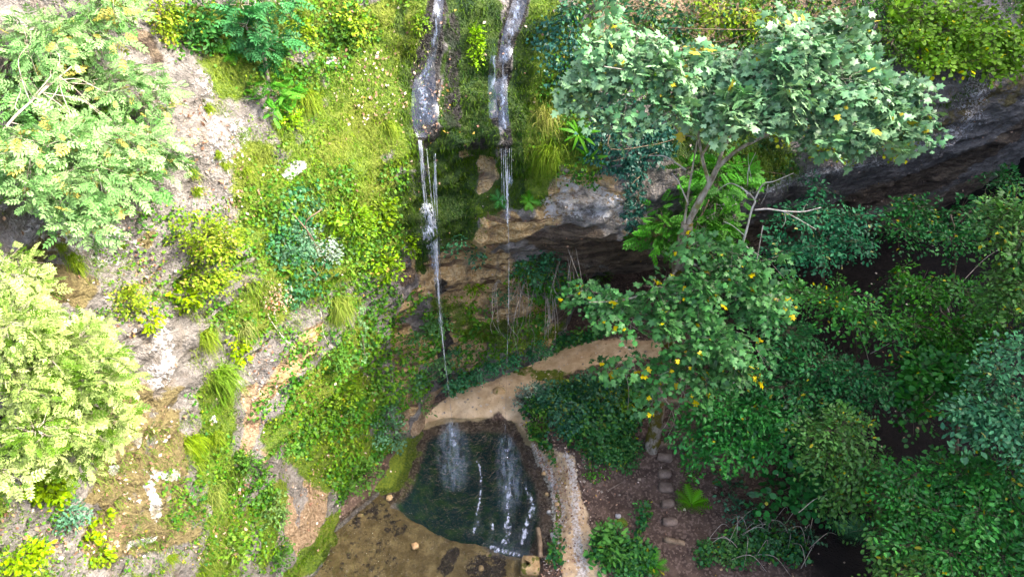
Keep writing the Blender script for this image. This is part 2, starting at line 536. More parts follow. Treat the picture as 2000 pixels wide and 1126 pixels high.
tx = np.convolve(np.pad(tx, 30, 'edge'), ker, 'valid'); ty = np.convolve(np.pad(ty, 30, 'edge'), ker, 'valid')
nx_s = np.interp(s_grid, fine_s, ty / np.hypot(tx, ty)); ny_s = np.interp(s_grid, fine_s, -tx / np.hypot(tx, ty))
prof_z = np.array([np.interp(z_grid, *zip(*p)) for p in PROF])           # station x rows
fine_d = np.array([np.interp(fine_s, s_st, prof_z[:, k]) for k in range(len(z_grid))])
fine_d = np.array([np.convolve(np.pad(r, 30, 'edge'), ker, 'valid') for r in fine_d])
D = np.array([np.interp(s_grid, fine_s, r) for r in fine_d])             # rows x cols
Dtop = D[-1][None, :] + d_top[:, None]
D = np.vstack([D, Dtop]); Zr = np.concatenate([z_grid, z_top])
Zg = np.repeat(Zr[:, None], len(s_grid), 1)
Sg = np.repeat(s_grid[None, :], len(Zr), 0)
P0 = np.stack([px_s[None] + nx_s[None] * D, py_s[None] + ny_s[None] * D, Zg], -1)
amp = np.where(Zg > 28.5, 0.2, 1.0)
disp = 0.34 * fbm(P0 * 0.42, 3, 3) + 0.16 * fbm(P0 * 1.15, 3, 9)
q = P0 * np.array([0.5, 0.5, 1.0]); q[..., 2] = (Zg - 0.22 * Sg) * 1.9 + 0.4 * fbm(P0 * 0.6, 2, 4)
strat = np.abs(noise3(q, 21)) + 0.5 * np.abs(noise3(q * 2.1, 22))
lip = sstep(3.5, 5.5, Zg) * (1 - sstep(11, 12.5, Zg)) + 0.35 + 0.6 * sstep(0.6, 2, Zg) * (1 - sstep(4, 5.5, Zg)) * sstep(s_st[4] + 1, s_st[5], Sg)
disp = disp + amp * (0.30 * strat * lip - 0.1)
rid = 1 - np.abs(noise3(P0 * np.array([1.6, 1.6, 3.2]), 91)) * 2.2
rid2 = 1 - np.abs(noise3(P0 * np.array([3.6, 3.6, 6.0]), 92)) * 2.2
disp = disp + 0.09 * rid * lip + 0.045 * rid2
disp = disp + 0.06 * fbm(P0 * 3.4, 3, 31) + 0.10 * np.maximum(0, noise3(P0 * np.array([1.3, 1.3, .9]), 77))
# terraces on the open slope at the side
ter = (Zg * 0.75 + 0.6 * fbm(P0 * 0.5, 2, 41)); ter = ter - np.floor(ter)
disp = disp + 0.22 * (ter - 0.5) * (1 - sstep(s_st[3] - 1, s_st[4], Sg)) * amp
# runnels of the two streams, cut into the mossy slope
def runnel(c, w, dep): 
    return dep * np.exp(-((Sg - c) / w) ** 2) * sstep(11.0, 12.0, Zg)
disp = disp - 0.6 * np.exp(-((P0[..., 0] + 0.75) / 0.5) ** 2 - ((Zg - 10.65) / 0.55) ** 2) * (Zg < 13)      # hollow under the moss lip between the falls
CP = np.stack([P0[..., 0] + nx_s[None] * disp, P0[..., 1] + ny_s[None] * disp, Zg + 0.05 * fbm(P0 * 2.1, 2, 61)], -1)
nr, nc = Zg.shape
cliffV = CP.reshape(-1, 3); cliffF = grid_faces(nr, nc)
bvh_cliff = BVHTree.FromPolygons(cliffV.tolist(), cliffF.tolist())

# ------------------------------------------------------------------ ground: one sheet, pool basin and added shade-casting valley side included
POOL_PX = [(812, 850), (832, 832), (868, 820), (930, 820), (1003, 826), (1030, 862), (1050, 905), (1072, 950), (1078, 1010), (1066, 1062), (1052, 1092), (1050, 1135), (1050, 1200), (560, 1200), (575, 1140), (600, 1098), (640, 1045), (690, 1000), (735, 962), (770, 958), (790, 925), (800, 890)]
SHAL_PX = [(735, 962), (765, 985), (800, 1004), (850, 1034), (880, 1050), (930, 1056), (975, 1070), (1020, 1088), (1052, 1096), (1100, 1150), (1050, 1260), (500, 1260), (560, 1100)]
pool_poly = np.array([at_z(a, b, 0)[:2] for a, b in POOL_PX])
shal_poly = np.array([at_z(a, b, 0)[:2] for a, b in SHAL_PX])


def poly_sd(P, poly):
    """signed distance, negative inside"""
    x, y = P[..., 0], P[..., 1]
    d2 = np.full(x.shape, 1e9); ins = np.zeros(x.shape, bool)
    n = len(poly)
    for i in range(n):
        a, b = poly[i], poly[(i + 1) % n]
        e = b - a
        t = np.clip(((x - a[0]) * e[0] + (y - a[1]) * e[1]) / (e @ e), 0, 1)
        d2 = np.minimum(d2, (x - a[0] - t * e[0]) ** 2 + (y - a[1] - t * e[1]) ** 2)
        c = ((a[1] > y) != (b[1] > y)) & (x < (b[0] - a[0]) * (y - a[1]) / (b[1] - a[1] + 1e-12) + a[0])
        ins ^= c
    return np.sqrt(d2) * np.where(ins, -1, 1)


MOUND = at_z(1140, 850, 0.8)[:2]


def gheight(x, y, detail=True):
    P = np.stack([x, y], -1)
    far = 0.35 + 0.09 * np.maximum(0, x - 1.5) + 0.13 * np.clip(y - 13.5, 0, 5.5) * sstep(0, 4, x)
    far = far + 0.65 * np.exp(-(((x - MOUND[0]) / 1.5) ** 2 + ((y - MOUND[1]) / 1.6) ** 2))
    u = 0.985 * x - 0.174 * y                          # unseen gorge side, added and shaped to shade the wood from the sun
    far = far + 41 * sstep(17, 42, u) + 14 * sstep(48, 110, u)
    if detail:
        p3 = np.stack([x, y, x * 0], -1)
        far = far + 0.14 * fbm(p3 * 0.7, 4, 51) * sstep(0.2, 1.5, far)
        far = far + 0.025 * fbm(p3 * 4.5, 3, 52)
    wob = 0.16 * fbm(np.stack([x, y, x * 0], -1) * 1.4, 3, 57)
    sd = poly_sd(P, pool_poly) + wob * 0.6
    ss = poly_sd(P, shal_poly) + wob * 0.6
    bank = sstep(-0.05, 0.75, sd)
    bed = -0.06 - 0.9 * sstep(0.15, 1.5, -sd)
    shal = -0.05 - 0.10 * sstep(0.2, 2.0, -ss) + 0.03 * fbm(np.stack([x, y, x * 0], -1) * 2.5, 2, 58)
    k = sstep(-0.10, 0.25, ss)
    bed = bed * k + shal * (1 - k)
    bed = np.where(ss > 0, np.minimum(bed, -0.03), bed)
    return bed * (1 - bank) + far * bank, sd, ss


gx = np.concatenate([np.linspace(-130, -12.5, 14), np.arange(-12, 20, 0.095), np.linspace(20.5, 190, 46)])
gy = np.concatenate([np.linspace(-150, 4.5, 24), np.arange(5, 33, 0.095), np.linspace(33.5, 190, 40)])
GX, GY = np.meshgrid(gx, gy)
GZ, GSD, GSS = gheight(GX, GY)
groundV = np.stack([GX, GY, GZ], -1).reshape(-1, 3)
# behind the cliff sheet the ground only closes the underside
groundF = grid_faces(len(gy), len(gx))
bvh_ground = BVHTree.FromPolygons(groundV.tolist(), groundF.tolist())
cam_v = Vector(CAMP)


def hit(px, py, which='both'):
    """where the sight line through a picture point meets the land: point, surface normal, depth"""
    d = Vector(ray(px, py)).normalized()
    best = None
    for nm, b in (('cliff', bvh_cliff), ('ground', bvh_ground)):
        if which != 'both' and which != nm: continue
        loc, no, _, dist = b.ray_cast(cam_v, d)
        if loc is not None and (best is None or dist < best[2]):
            if no.dot(d) > 0: no = -no
            best = (np.array(loc), np.array(no), dist)
    if best is None:
        p = at_t(px, py, 24); return p, np.array([0, -.7, .7]), 24.0
    return best[0], best[1], depth(best[0])


STROKES = {}


def stroke(ch, pts, k=1.0, which='both'):
    """a patch of cover that follows the land: picture points with a width, turned into capsules in space"""
    out = []
    for px, py, w in pts:
        p, n, t = hit(px, py, which)
        out.append((p, w * t / FOC))
    STROKES.setdefault(ch, []).append((out, k))


def spread_mask(ch, V):
    m = np.zeros(len(V))
    for caps, k in STROKES.get(ch, []):
        if len(caps) == 1: caps = caps * 2
        for (a, ra), (b, rb) in zip(caps[:-1], caps[1:]):
            r = max(ra, rb)
            lo = np.minimum(a, b) - 1.7 * r; hi = np.maximum(a, b) + 1.7 * r
            idx = np.nonzero(np.all((V >= lo) & (V <= hi), axis=1))[0]
            if len(idx) == 0: continue
            v = V[idx]; e = b - a; L = max(e @ e, 1e-9)
            t = np.clip((v - a) @ e / L, 0, 1)
            dist = np.linalg.norm(v - a - t[:, None] * e, axis=1) / (ra + (rb - ra) * t)
            m[idx] = np.maximum(m[idx], k * (1 - sstep(0.55, 1.45, dist)))
    return m


# cover of the cliff, read off the photograph patch by patch
st = stroke
st('moss', [(640, 40, 70), (700, 120, 80), (760, 60, 60), (740, 220, 70), (690, 260, 80), (640, 330, 70)])
st('moss', [(800, 20, 40), (810, 100, 40), (790, 180, 40), (800, 300, 40)])
st('moss', [(720, 380, 80), (680, 480, 80), (740, 480, 60), (760, 420, 60)])
st('moss', [(1065, 20, 35), (1050, 120, 35), (1040, 220, 35), (1045, 330, 45), (1040, 380, 30)])
st('moss', [(700, 680, 60), (620, 780, 80), (700, 800, 70), (560, 850, 50), (650, 900, 60), (760, 900, 40), (720, 940, 30)])
st('moss', [(780, 880, 28), (750, 930, 25), (700, 985, 22), (640, 1035, 18), (590, 1090, 16), (560, 1126, 16)])
st('moss', [(640, 300, 60), (560, 380, 50), (620, 440, 60)], .75)
st('moss', [(600, 180, 50), (560, 260, 40)], .7)
st('moss', [(930, 400, 30), (910, 340, 30)], .8)
st('moss2', [(925, 10, 40), (930, 90, 35), (915, 160, 34), (925, 230, 40), (945, 265, 26)])
st('moss2', [(870, 200, 14), (880, 290, 30), (885, 380, 50), (890, 440, 45), (850, 460, 26)])
st('moss2', [(860, 440, 24), (832, 430, 26), (828, 470, 22), (822, 530, 10)])
st('moss2', [(1005, 200, 14), (1005, 300, 16), (1010, 390, 20)])
st('moss2', [(790, 360, 26), (770, 400, 40)], .7)
st('moss2', [(1500, 330, 60), (1420, 300, 60), (1300, 250, 60)], .8)
st('wet', [(852, 0, 20), (845, 60, 22), (832, 140, 24), (830, 220, 28), (834, 262, 22), (826, 300, 9), (826, 350, 6)])
st('wet', [(885, 40, 16), (884, 120, 16), (888, 240, 22)], .6)
st('wet', [(1018, 0, 20), (998, 60, 19), (980, 120, 18), (978, 200, 16), (985, 285, 11), (990, 330, 6)])
st('wet', [(905, 290, 14), (940, 285, 18)])
st('wet', [(862, 560, 16), (870, 660, 16), (868, 740, 18)], .8)
st('ochre', [(955, 330, 26)], 1.0)
st('ochre', [(960, 420, 26), (1000, 460, 24), (1040, 445, 20), (900, 465, 24)], 1.0)
st('ochre', [(830, 510, 30), (900, 500, 40), (860, 560, 34), (800, 600, 30), (790, 680, 26), (800, 790, 22)], 1.0)
st('ochre', [(900, 600, 30), (910, 680, 22), (960, 560, 30), (1040, 620, 30), (1080, 660, 24)], .85)
st('ochre', [(620, 660, 34), (560, 720, 26), (500, 790, 14)], .7)
st('ochre', [(1060, 400, 20), (1100, 360, 26), (1150, 350, 14)], .7)
st('earth', [(600, 900, 26), (620, 960, 36), (600, 1030, 40), (590, 1075, 26)], 1.0)
st('earth', [(525, 880, 14), (550, 960, 14), (575, 1040, 16)], 1.0)
st('earth', [(490, 760, 20), (490, 840, 16), (470, 900, 14)], .9)
st('earth', [(790, 830, 16), (800, 780, 14)], .9)
st('earth', [(700, 180, 40), (720, 230, 30), (680, 100, 30)], .55)
st('white', [(648, 122, 13)]); st('white', [(585, 320, 16), (560, 345, 10)])
st('white', [(320, 660, 30), (310, 740, 26), (330, 690, 20)], .6); st('white', [(265, 870, 16)]); st('white', [(250, 860, 10)])
st('white', [(290, 950, 12), (300, 1010, 16)], .9); st('white', [(255, 1060, 14), (300, 1050, 8)], .9)
st('white', [(345, 930, 12), (250, 925, 10), (218, 920, 10)], .9); st('white', [(120, 1040, 10)]); st('white', [(420, 815, 12)], .8)
st('white', [(470, 250, 30), (440, 300, 30), (400, 150, 20)], .5); st('white', [(100, 430, 60), (220, 480, 50)], .55)
st('brown', [(100, 470, 30), (60, 510, 26), (150, 560, 40), (90, 560, 40)], .9); st('brown', [(285, 470, 20)], .9)
st('brown', [(260, 800, 50), (230, 950, 60), (320, 900, 50), (220, 1050, 60), (350, 1020, 50), (330, 780, 30)], .8)
st('brown', [(640, 160, 50), (760, 150, 30), (780, 60, 20)], .6)
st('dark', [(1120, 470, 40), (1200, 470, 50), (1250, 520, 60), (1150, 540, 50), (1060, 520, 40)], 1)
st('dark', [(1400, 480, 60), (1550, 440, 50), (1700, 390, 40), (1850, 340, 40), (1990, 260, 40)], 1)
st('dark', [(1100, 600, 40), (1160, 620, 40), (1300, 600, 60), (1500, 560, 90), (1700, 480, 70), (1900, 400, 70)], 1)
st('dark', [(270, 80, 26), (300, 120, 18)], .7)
# leafy low cover / grass / ivy densities
st('cover', [(560, 680, 30), (640, 700, 60), (720, 650, 60), (760, 720, 50)], .9)
st('cover', [(540, 800, 40), (640, 790, 70), (720, 840, 60), (680, 930, 50), (700, 880, 60)], 1)
st('cover', [(500, 940, 40), (520, 1020, 40), (480, 1060, 50), (540, 1100, 20)], .8)
st('cover', [(600, 400, 60), (540, 480, 50), (600, 540, 60), (700, 540, 60), (720, 450, 60), (660, 600, 50)], .8)
st('cover', [(760, 330, 30), (770, 480, 30), (740, 560, 40), (790, 700, 20)], .7)
st('cover', [(390, 60, 50), (340, 30, 40), (600, 60, 60), (690, 50, 50)], .8)
st('cover', [(830, 700, 26), (850, 640, 20), (810, 590, 22), (820, 760, 20)], .8)
st('cover', [(930, 620, 30), (900, 720, 20), (1000, 690, 30), (1090, 560, 40), (1030, 530, 40)], .8)
st('cover', [(1080, 300, 40), (1150, 350, 20), (1080, 180, 30), (1120, 60, 40), (1250, 120, 70), (1400, 100, 80), (1550, 60, 80), (1700, 60, 60)], .9)
st('cover', [(60, 950, 50), (120, 960, 40), (60, 1080, 60), (170, 1080, 40)], .7)
st('cover', [(200, 500, 30), (400, 560, 50), (230, 600, 40)], .5)
st('cover', [(150, 100, 80), (100, 200, 80), (200, 300, 60)], .6)
st('grass', [(620, 150, 60), (600, 230, 60), (680, 300, 60), (750, 280, 40), (790, 200, 20)], .7)
st('grass', [(1060, 150, 24), (1070, 230, 30), (1060, 320, 40), (1100, 300, 40)], 1)
st('grass', [(440, 130, 40), (470, 60, 40), (430, 200, 30)], .7)
st('grass', [(660, 600, 50), (600, 620, 40), (640, 560, 50)], .8)
st('grass', [(400, 660, 30), (430, 740, 40), (380, 850, 40), (430, 920, 40), (400, 1000, 40), (440, 1080, 50)], 1)
st('grass', [(140, 510, 24), (260, 560, 30), (480, 640, 26), (320, 1090, 30)], .6)
st('grass', [(1480, 320, 60), (1420, 290, 40), (1540, 340, 30)], .9)
st('grass', [(770, 420, 30), (690, 380, 40), (560, 300, 40)], .6)
st('litter', [(420, 330, 60), (400, 250, 50), (450, 400, 60)], .8); st('litter', [(230, 630, 50), (260, 620, 40), (300, 560, 40), (220, 420, 30)], .9)
st('litter', [(720, 150, 60), (760, 200, 40), (700, 200, 50)], .7); st('litter', [(50, 1010, 50), (150, 1060, 40), (480, 1060, 30), (500, 700, 30)], .8)
st('litter', [(850, 180, 20), (860, 210, 14), (840, 250, 18), (820, 130, 8)], 1.0)
st('litter', [(640, 900, 20), (600, 990, 40)], .5); st('litter', [(250, 950, 60), (300, 850, 60)], .35)
st('cover', [(300, 430, 40), (380, 480, 60), (460, 450, 50), (500, 540, 60), (440, 600, 40), (520, 640, 40)], .75)
st('cover', [(560, 560, 50), (620, 480, 60), (650, 370, 50), (570, 330, 40), (520, 400, 40)], .9)
st('cover', [(480, 120, 60), (560, 150, 50), (640, 100, 50), (600, 250, 50), (530, 250, 40)], .55)
st('cover', [(380, 780, 20), (440, 900, 30), (400, 1060, 50), (330, 960, 30), (480, 980, 40)], .6)
st('cover', [(760, 620, 30), (740, 700, 40), (770, 800, 30), (600, 860, 40), (570, 760, 40)], 1)
st('grass', [(500, 300, 50), (540, 420, 50), (480, 520, 50), (560, 620, 40), (600, 330, 50)], .8)
st('grass', [(300, 880, 50), (280, 1000, 60), (340, 1080, 50), (200, 900, 40)], .5)
st('moss', [(500, 330, 60), (520, 450, 60), (560, 560, 60), (640, 520, 60), (480, 620, 50)], .75)
st('moss', [(450, 140, 60), (540, 60, 60), (400, 60, 50), (560, 150, 40)], .75)
st('moss', [(420, 760, 40), (420, 900, 50), (450, 1000, 60), (430, 1090, 60), (540, 960, 30), (520, 1080, 30)], .72)
st('moss', [(720, 985, 30), (670, 1030, 30), (620, 1075, 26), (580, 1110, 26), (800, 870, 20)], 1)
st('moss', [(1090, 60, 50), (1120, 180, 50), (1090, 280, 50), (1150, 300, 40)], .8)
st('moss', [(860, 600, 30), (940, 640, 40), (1000, 660, 40), (1090, 640, 30)], .62)
st('earth', [(1200, 60, 60), (1350, 60, 70), (1500, 50, 70), (1650, 40, 60)], .8)
st('ochre', [(860, 520, 50), (960, 520, 50), (880, 600, 50), (960, 620, 50), (1060, 600, 50), (830, 680, 40), (920, 690, 40), (1000, 560, 40)], .8)
st('ochre', [(1000, 440, 30), (930, 480, 40), (840, 490, 30)], .9)
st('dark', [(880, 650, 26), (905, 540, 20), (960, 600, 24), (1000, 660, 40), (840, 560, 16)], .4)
st('gmoss', [(815, 890, 16), (800, 930, 22), (800, 970, 24), (840, 1000, 20), (890, 1030, 14)], .42, 'ground')
st('ochre', [(1060, 430, 30), (1120, 380, 40), (1180, 360, 30), (1240, 430, 40), (1280, 460, 30)], .55)
st('white', [(1080, 400, 30), (1150, 390, 40), (1210, 400, 30), (1260, 440, 30), (1100, 360, 20)], .72)
st('white', [(1430, 400, 30), (1690, 320, 40), (1760, 300, 40), (1880, 250, 40), (1900, 160, 40)], .55)
st('moss2', [(800, 20, 30), (800, 120, 30), (800, 220, 26), (810, 300, 24)], .55)
st('moss2', [(905, 0, 40), (905, 100, 40), (900, 200, 44), (930, 270, 50), (920, 340, 50), (960, 380, 40), (1000, 330, 34)], .85)
st('moss2', [(960, 20, 26), (955, 100, 22), (955, 180, 22), (1010, 160, 22), (1005, 240, 22), (1030, 60, 22)], .9)
st('moss2', [(850, 300, 40), (840, 360, 40), (820, 400, 34), (800, 450, 30), (850, 480, 26)], .9)
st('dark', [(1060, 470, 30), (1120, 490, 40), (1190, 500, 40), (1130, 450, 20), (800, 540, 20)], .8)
st('brown', [(1900, 210, 40), (1980, 180, 40), (1780, 270, 30), (1960, 130, 20)], .6)
st('moss2', [(1960, 110, 26), (1860, 200, 20), (1720, 260, 20)], .4)
st('bare', [(950, 318, 20), (955, 345, 20), (945, 365, 12)], 1)
st('bare', [(905, 300, 10), (925, 305, 8)], .6)
st('earth', [(830, 815, 20), (845, 775, 18), (815, 840, 14), (860, 760, 12)], 1)
st('gmoss', [(800, 865, 16), (785, 905, 22), (768, 940, 22), (745, 955, 14), (820, 845, 10)], 1.0, 'ground')
for x, y, w in ((-120, 300, 120), (-150, 700, 120), (-100, 1000, 120), (60, 1220, 110), (250, 1230, 110), (430, 1220, 90), (560, 1200, 50), (200, -120, 120), (500, -120, 120), (750, -100, 90), (1150, -90, 90), (1450, -90, 110), (1750, -90, 110), (2050, 20, 90), (2150, 100, 90)):
    st('moss', [(x, y, w)], .8); st('cover', [(x, y, w)], .7); st('grass', [(x, y, w)], .5)
# the ground
st('path', [(1270, 680, 30), (1190, 684, 34), (1130, 695, 36), (1060, 716, 40), (990, 752, 44), (930, 778, 44), (870, 806, 22), (830, 826, 12)], 1, 'ground')
st('path', [(985, 770, 30), (1010, 815, 14), (1040, 858, 14), (1075, 890, 18), (1100, 910, 26), (1110, 980, 26), (1125, 1050, 34), (1140, 1126, 40)], 1, 'ground')
st('gcover', [(1050, 800, 26), (1090, 790, 34), (1150, 770, 30), (1220, 780, 40), (1180, 830, 50), (1110, 840, 22), (1165, 870, 26), (1215, 880, 26)], 1, 'ground')
st('gcover', [(880, 765, 14), (940, 728, 18), (1000, 704, 18), (1060, 690, 16), (1120, 672, 12), (1180, 655, 10)], 1, 'ground')
for q in ([(1190, 1080, 40), (1235, 1098, 36), (1230, 1130, 30)], [(1258, 1005, 8), (1250, 1040, 8)], [(1375, 1095, 16)], [(1430, 1080, 30), (1480, 1070, 30), (1540, 1080, 30)]):
    st('gcover', q, .85, 'ground')
st('gcover', [(1040, 850, 8), (1075, 882, 8), (1085, 1100, 16)], .7, 'ground')
st('gravel', [(1105, 885, 7), (1118, 920, 10), (1122, 980, 8), (1128, 1060, 10), (1140, 1130, 16)], .75, 'ground')
st('gravel', [(1040, 870, 8), (1075, 930, 14), (1092, 1000, 14), (1085, 1060, 12)], .7, 'ground')
for q in ([(1070, 880, 8), (1040, 840, 10)], [(1075, 1090, 16)], [(800, 880, 8)], [(1215, 1020, 12)], [(1088, 960, 5), (1090, 1010, 5)]):
    st('gmoss', q, .9, 'ground')
st('gmoss', [(1100, 740, 24), (1000, 715, 14), (930, 745, 14)], .6, 'ground')
st('darkbed', [(690, 1010, 26), (740, 990, 20), (780, 1030, 20)], .55, 'ground'); st('darkbed', [(885, 1075, 12), (870, 1110, 14)], .9, 'ground')
st('darkbed', [(930, 1110, 26), (970, 1105, 26), (950, 1130, 30)], .8, 'ground'); st('darkbed', [(640, 1090, 40), (740, 1090, 50)], .35, 'ground')
st('rim', [(770, 988, 8), (805, 1006, 9), (850, 1034, 11), (880, 1050, 10), (930, 1055, 10), (980, 1068, 9)], .9, 'ground')
st('rim', [(735, 966, 6), (690, 1004, 6), (640, 1048, 5), (600, 1100, 5)], .9, 'ground')

names = ('moss', 'ochre', 'wet', 'earth', 'white', 'brown', 'moss2', 'dark')
wobble = fbm(cliffV * 1.7, 3, 88)[:, None] * 0.16 * np.array([1, 1, .6])
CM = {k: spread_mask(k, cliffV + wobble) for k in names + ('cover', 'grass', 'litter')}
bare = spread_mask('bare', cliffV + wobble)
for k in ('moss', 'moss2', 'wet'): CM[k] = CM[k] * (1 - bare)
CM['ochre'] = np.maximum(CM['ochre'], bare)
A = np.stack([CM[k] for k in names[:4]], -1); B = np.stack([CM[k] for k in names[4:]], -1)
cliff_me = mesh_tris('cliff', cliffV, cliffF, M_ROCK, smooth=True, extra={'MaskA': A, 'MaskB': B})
cliff = tag(obj('cliff', cliff_me), kind='structure')

gwob = fbm(groundV * 2.0, 3, 89)[:, None] * 0.12 * np.array([1, 1, 0])
GM = {k: spread_mask(k, groundV + gwob) for k in ('path', 'gravel', 'gmoss', 'darkbed', 'rim', 'gcover')}
sdf, ssf = GSD.ravel(), GSS.ravel()
deep = (1 - sstep(-0.75, -0.1, sdf)) * sstep(-0.05, 0.2, ssf)
shallow = (1 - sstep(-0.02, 0.06, sdf)) * (1 - sstep(-0.05, 0.15, ssf))
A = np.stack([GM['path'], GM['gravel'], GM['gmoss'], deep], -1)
shaded_humus = sstep(7.0, 9.5, groundV[:, 0] + 0.12 * (groundV[:, 1] - 14) + 1.2 * fbm(groundV * 0.5, 2, 44))  # where the wood's floor is coloured darker to stand for canopy shade
B = np.stack([shallow, shaded_humus, GM['darkbed'] * shallow, GM['rim'] * (sdf < 0.1)], -1)
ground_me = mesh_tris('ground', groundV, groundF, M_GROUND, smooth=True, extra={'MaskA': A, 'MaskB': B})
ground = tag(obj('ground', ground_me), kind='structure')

# pool water: one sheet at z = 0 inside the basin
px0, px1 = pool_poly[:, 0].min() - 0.6, pool_poly[:, 0].max() + 0.6
py0, py1 = pool_poly[:, 1].min() - 0.6, pool_poly[:, 1].max() + 0.6
wx, wy = np.meshgrid(np.arange(px0, px1, 0.08), np.arange(py0, py1, 0.08))
wz = 0.012 * fbm(np.stack([wx * 1.6, wy * 0.9, wx * 0], -1), 3, 71)
wF = grid_faces(*wx.shape)
keep = poly_sd(np.stack([wx, wy], -1), pool_poly).ravel()[wF[:, 0]] < 0.45
water_me = mesh_tris('pool', np.stack([wx, wy, wz], -1).reshape(-1, 3), wF[keep], M_WATER, smooth=True)
tag(obj('pool_water', water_me), kind='structure')
# ------------------------------------------------------------------ leaf shapes (unit length along x, normal z)
def T_(v, f): return np.array(v, float), np.array(f)


LEAF_OVAL = T_([(0, 0, 0), (.33, .27, .05), (.72, .21, .03), (1, 0, -.06), (.72, -.21, .03), (.33, -.27, .05)], [(0, 3, 2), (0, 2, 1), (0, 4, 3), (0, 5, 4)])
LEAF_SMALL = T_([(0, 0, 0), (.5, .34, .06), (1, 0, -.04), (.5, -.34, .06)], [(0, 2, 1), (0, 3, 2)])
LEAF_ROUND = T_([(0, 0, 0), (.25, .38, .04), (.7, .36, .02), (1, 0, -.05), (.7, -.36, .02), (.25, -.38, .04)], [(0, 3, 2), (0, 2, 1), (0, 4, 3), (0, 5, 4)])
_mp = [(0.0, 0), (-.12, .3), (.12, .52), (.34, .30), (.72, .48), (.66, .2), (1.0, 0), (.66, -.2), (.72, -.48), (.34, -.30), (.12, -.52), (-.12, -.3)]
LEAF_MAPLE = T_([(.22, 0, .04)] + [(x, y, -.22 * abs(y) + (-.08 if x > .9 else 0)) for x, y in _mp], [(0, i, i + 1) for i in range(1, 12)] + [(0, 12, 1)])
_iv = [(0, 0), (-.05, .34), (.3, .4), (.45, .2), (1, 0), (.45, -.2), (.3, -.4), (-.05, -.34)]
LEAF_IVY = T_([(x, y, -.15 * abs(y)) for x, y in _iv], [(0, i + 1, i) for i in range(1, 7)])


def _pinnate(pairs=4, lw=.085, ll=.34):
    V, F = [], []
    def leaflet(x, ang, L, zz):
        c, s = math.cos(ang), math.sin(ang); o = len(V)
        for u, w, h in ((0, 0, 0), (.45, lw, .02), (1, 0, -.05), (.45, -lw, .02)):
            V.append((x + c * u * L - s * w, s * u * L + c * w, zz + h))
        F.append((o, o + 2, o + 1)); F.append((o, o + 3, o + 2))
    for i in range(pairs):
        x = .2 + .6 * i / max(1, pairs - 1); z = -.1 * x * x
        L = ll * (1 - .3 * abs(i / (pairs - 1) - .4))
        leaflet(x, .95, L, z); leaflet(x, -.95, L, z)
    leaflet(.8, 0, ll, -.08)
    o = len(V); V += [(0, .012, 0), (.85, .006, -.07), (.85, -.006, -.07), (0, -.012, 0)]; F += [(o, o + 1, o + 2), (o, o + 2, o + 3)]
    return T_(V, F)


LEAF_ASH = _pinnate(4, .075, .36)
LEAF_VETCH = _pinnate(5, .075, .24)


def _frond(n=9):
    V, F = [], []
    def zc(x): return .35 * x - .62 * x * x
    for i in range(n):
        x = .1 + .82 * i / (n - 1); w = .3 * math.sin(math.pi * min(1, .18 + .82 * (1 - i / (n - 1)) ** .8) * .95) + .02
        for s in (1, -1):
            o = len(V); V += [(x - .055, 0, zc(x)), (x + .06, 0, zc(x)), (x + .1, s * w, zc(x) - .1 * w - .02)]
            F.append((o, o + 1, o + 2) if s > 0 else (o, o + 2, o + 1))
    return T_(V, F)


FROND = _frond()


def inst(tmpl, pos, dirs, nrms, size, col):
    """many copies of one leaf shape as one vertex / triangle / colour set"""
    V, F = tmpl; n = len(pos)
    x = nrm(dirs); z = nrms - np.sum(nrms * x, 1, keepdims=True) * x; z = nrm(z); y = np.cross(z, x)
    size = np.broadcast_to(size, (n,))
    W = (V[None, :, 0, None] * x[:, None] + V[None, :, 1, None] * y[:, None] + V[None, :, 2, None] * z[:, None]) * size[:, None, None] + pos[:, None]
    FF = F[None] + (np.arange(n) * len(V))[:, None, None]
    CC = np.repeat(col[:, None], len(V), 1)
    return W.reshape(-1, 3), FF.reshape(-1, 3), CC.reshape(-1, 3)


def cat_geo(sets):
    o = 0; Vs, Fs, Cs = [], [], []
    for V, F, c in sets:
        Vs.append(V); Fs.append(F + o); Cs.append(c); o += len(V)
    return np.concatenate(Vs), np.concatenate(Fs), np.concatenate(Cs)


def rdir(n, up=0.0):
    v = rng.normal(size=(n, 3)); v[:, 2] += up
    return nrm(v)


def tint(n, c1, c2, jit=.16, odd=None, p_odd=0.0):
    k = rng.random((n, 1))
    c = np.array(c1) * (1 - k) + np.array(c2) * k
    c = c * (1 + jit * rng.normal(size=(n, 1))).clip(.45, 1.7)
    if odd is not None and p_odd > 0:
        m = rng.random(n) < p_odd
        c[m] = np.array(odd) * (.75 + .5 * rng.random((m.sum(), 1)))
    return c.clip(.003, .8)


def blades(roots, dirs, L, W, droop, col, segs=3):
    """grass: tapering strips that bend under their own weight"""
    n = len(roots); L = np.broadcast_to(L, (n,))[:, None]; W = np.broadcast_to(W, (n,))[:, None]
    side = nrm(np.cross(dirs, rng.normal(size=(n, 3)))); g = np.array([0, 0, -1.0])
    rows = []
    for i in range(segs + 1):
        t = i / segs
        c = roots + dirs * L * t * (1 - .25 * t) + g * (droop * L * t * t)
        w = W * (1 - t) ** .7 * .5
        if i < segs: rows += [c + side * w, c - side * w]
        else: rows += [c]
    k = 2 * segs + 1
    V = np.stack(rows, 1).reshape(-1, 3)
    f = []
    for i in range(segs - 1): f += [(2 * i, 2 * i + 1, 2 * i + 3), (2 * i, 2 * i + 3, 2 * i + 2)]
    f.append((2 * segs - 2, 2 * segs - 1, 2 * segs))
    F = (np.array(f)[None] + (np.arange(n) * k)[:, None, None]).reshape(-1, 3)
    return V, F, np.repeat(col, k, 0)


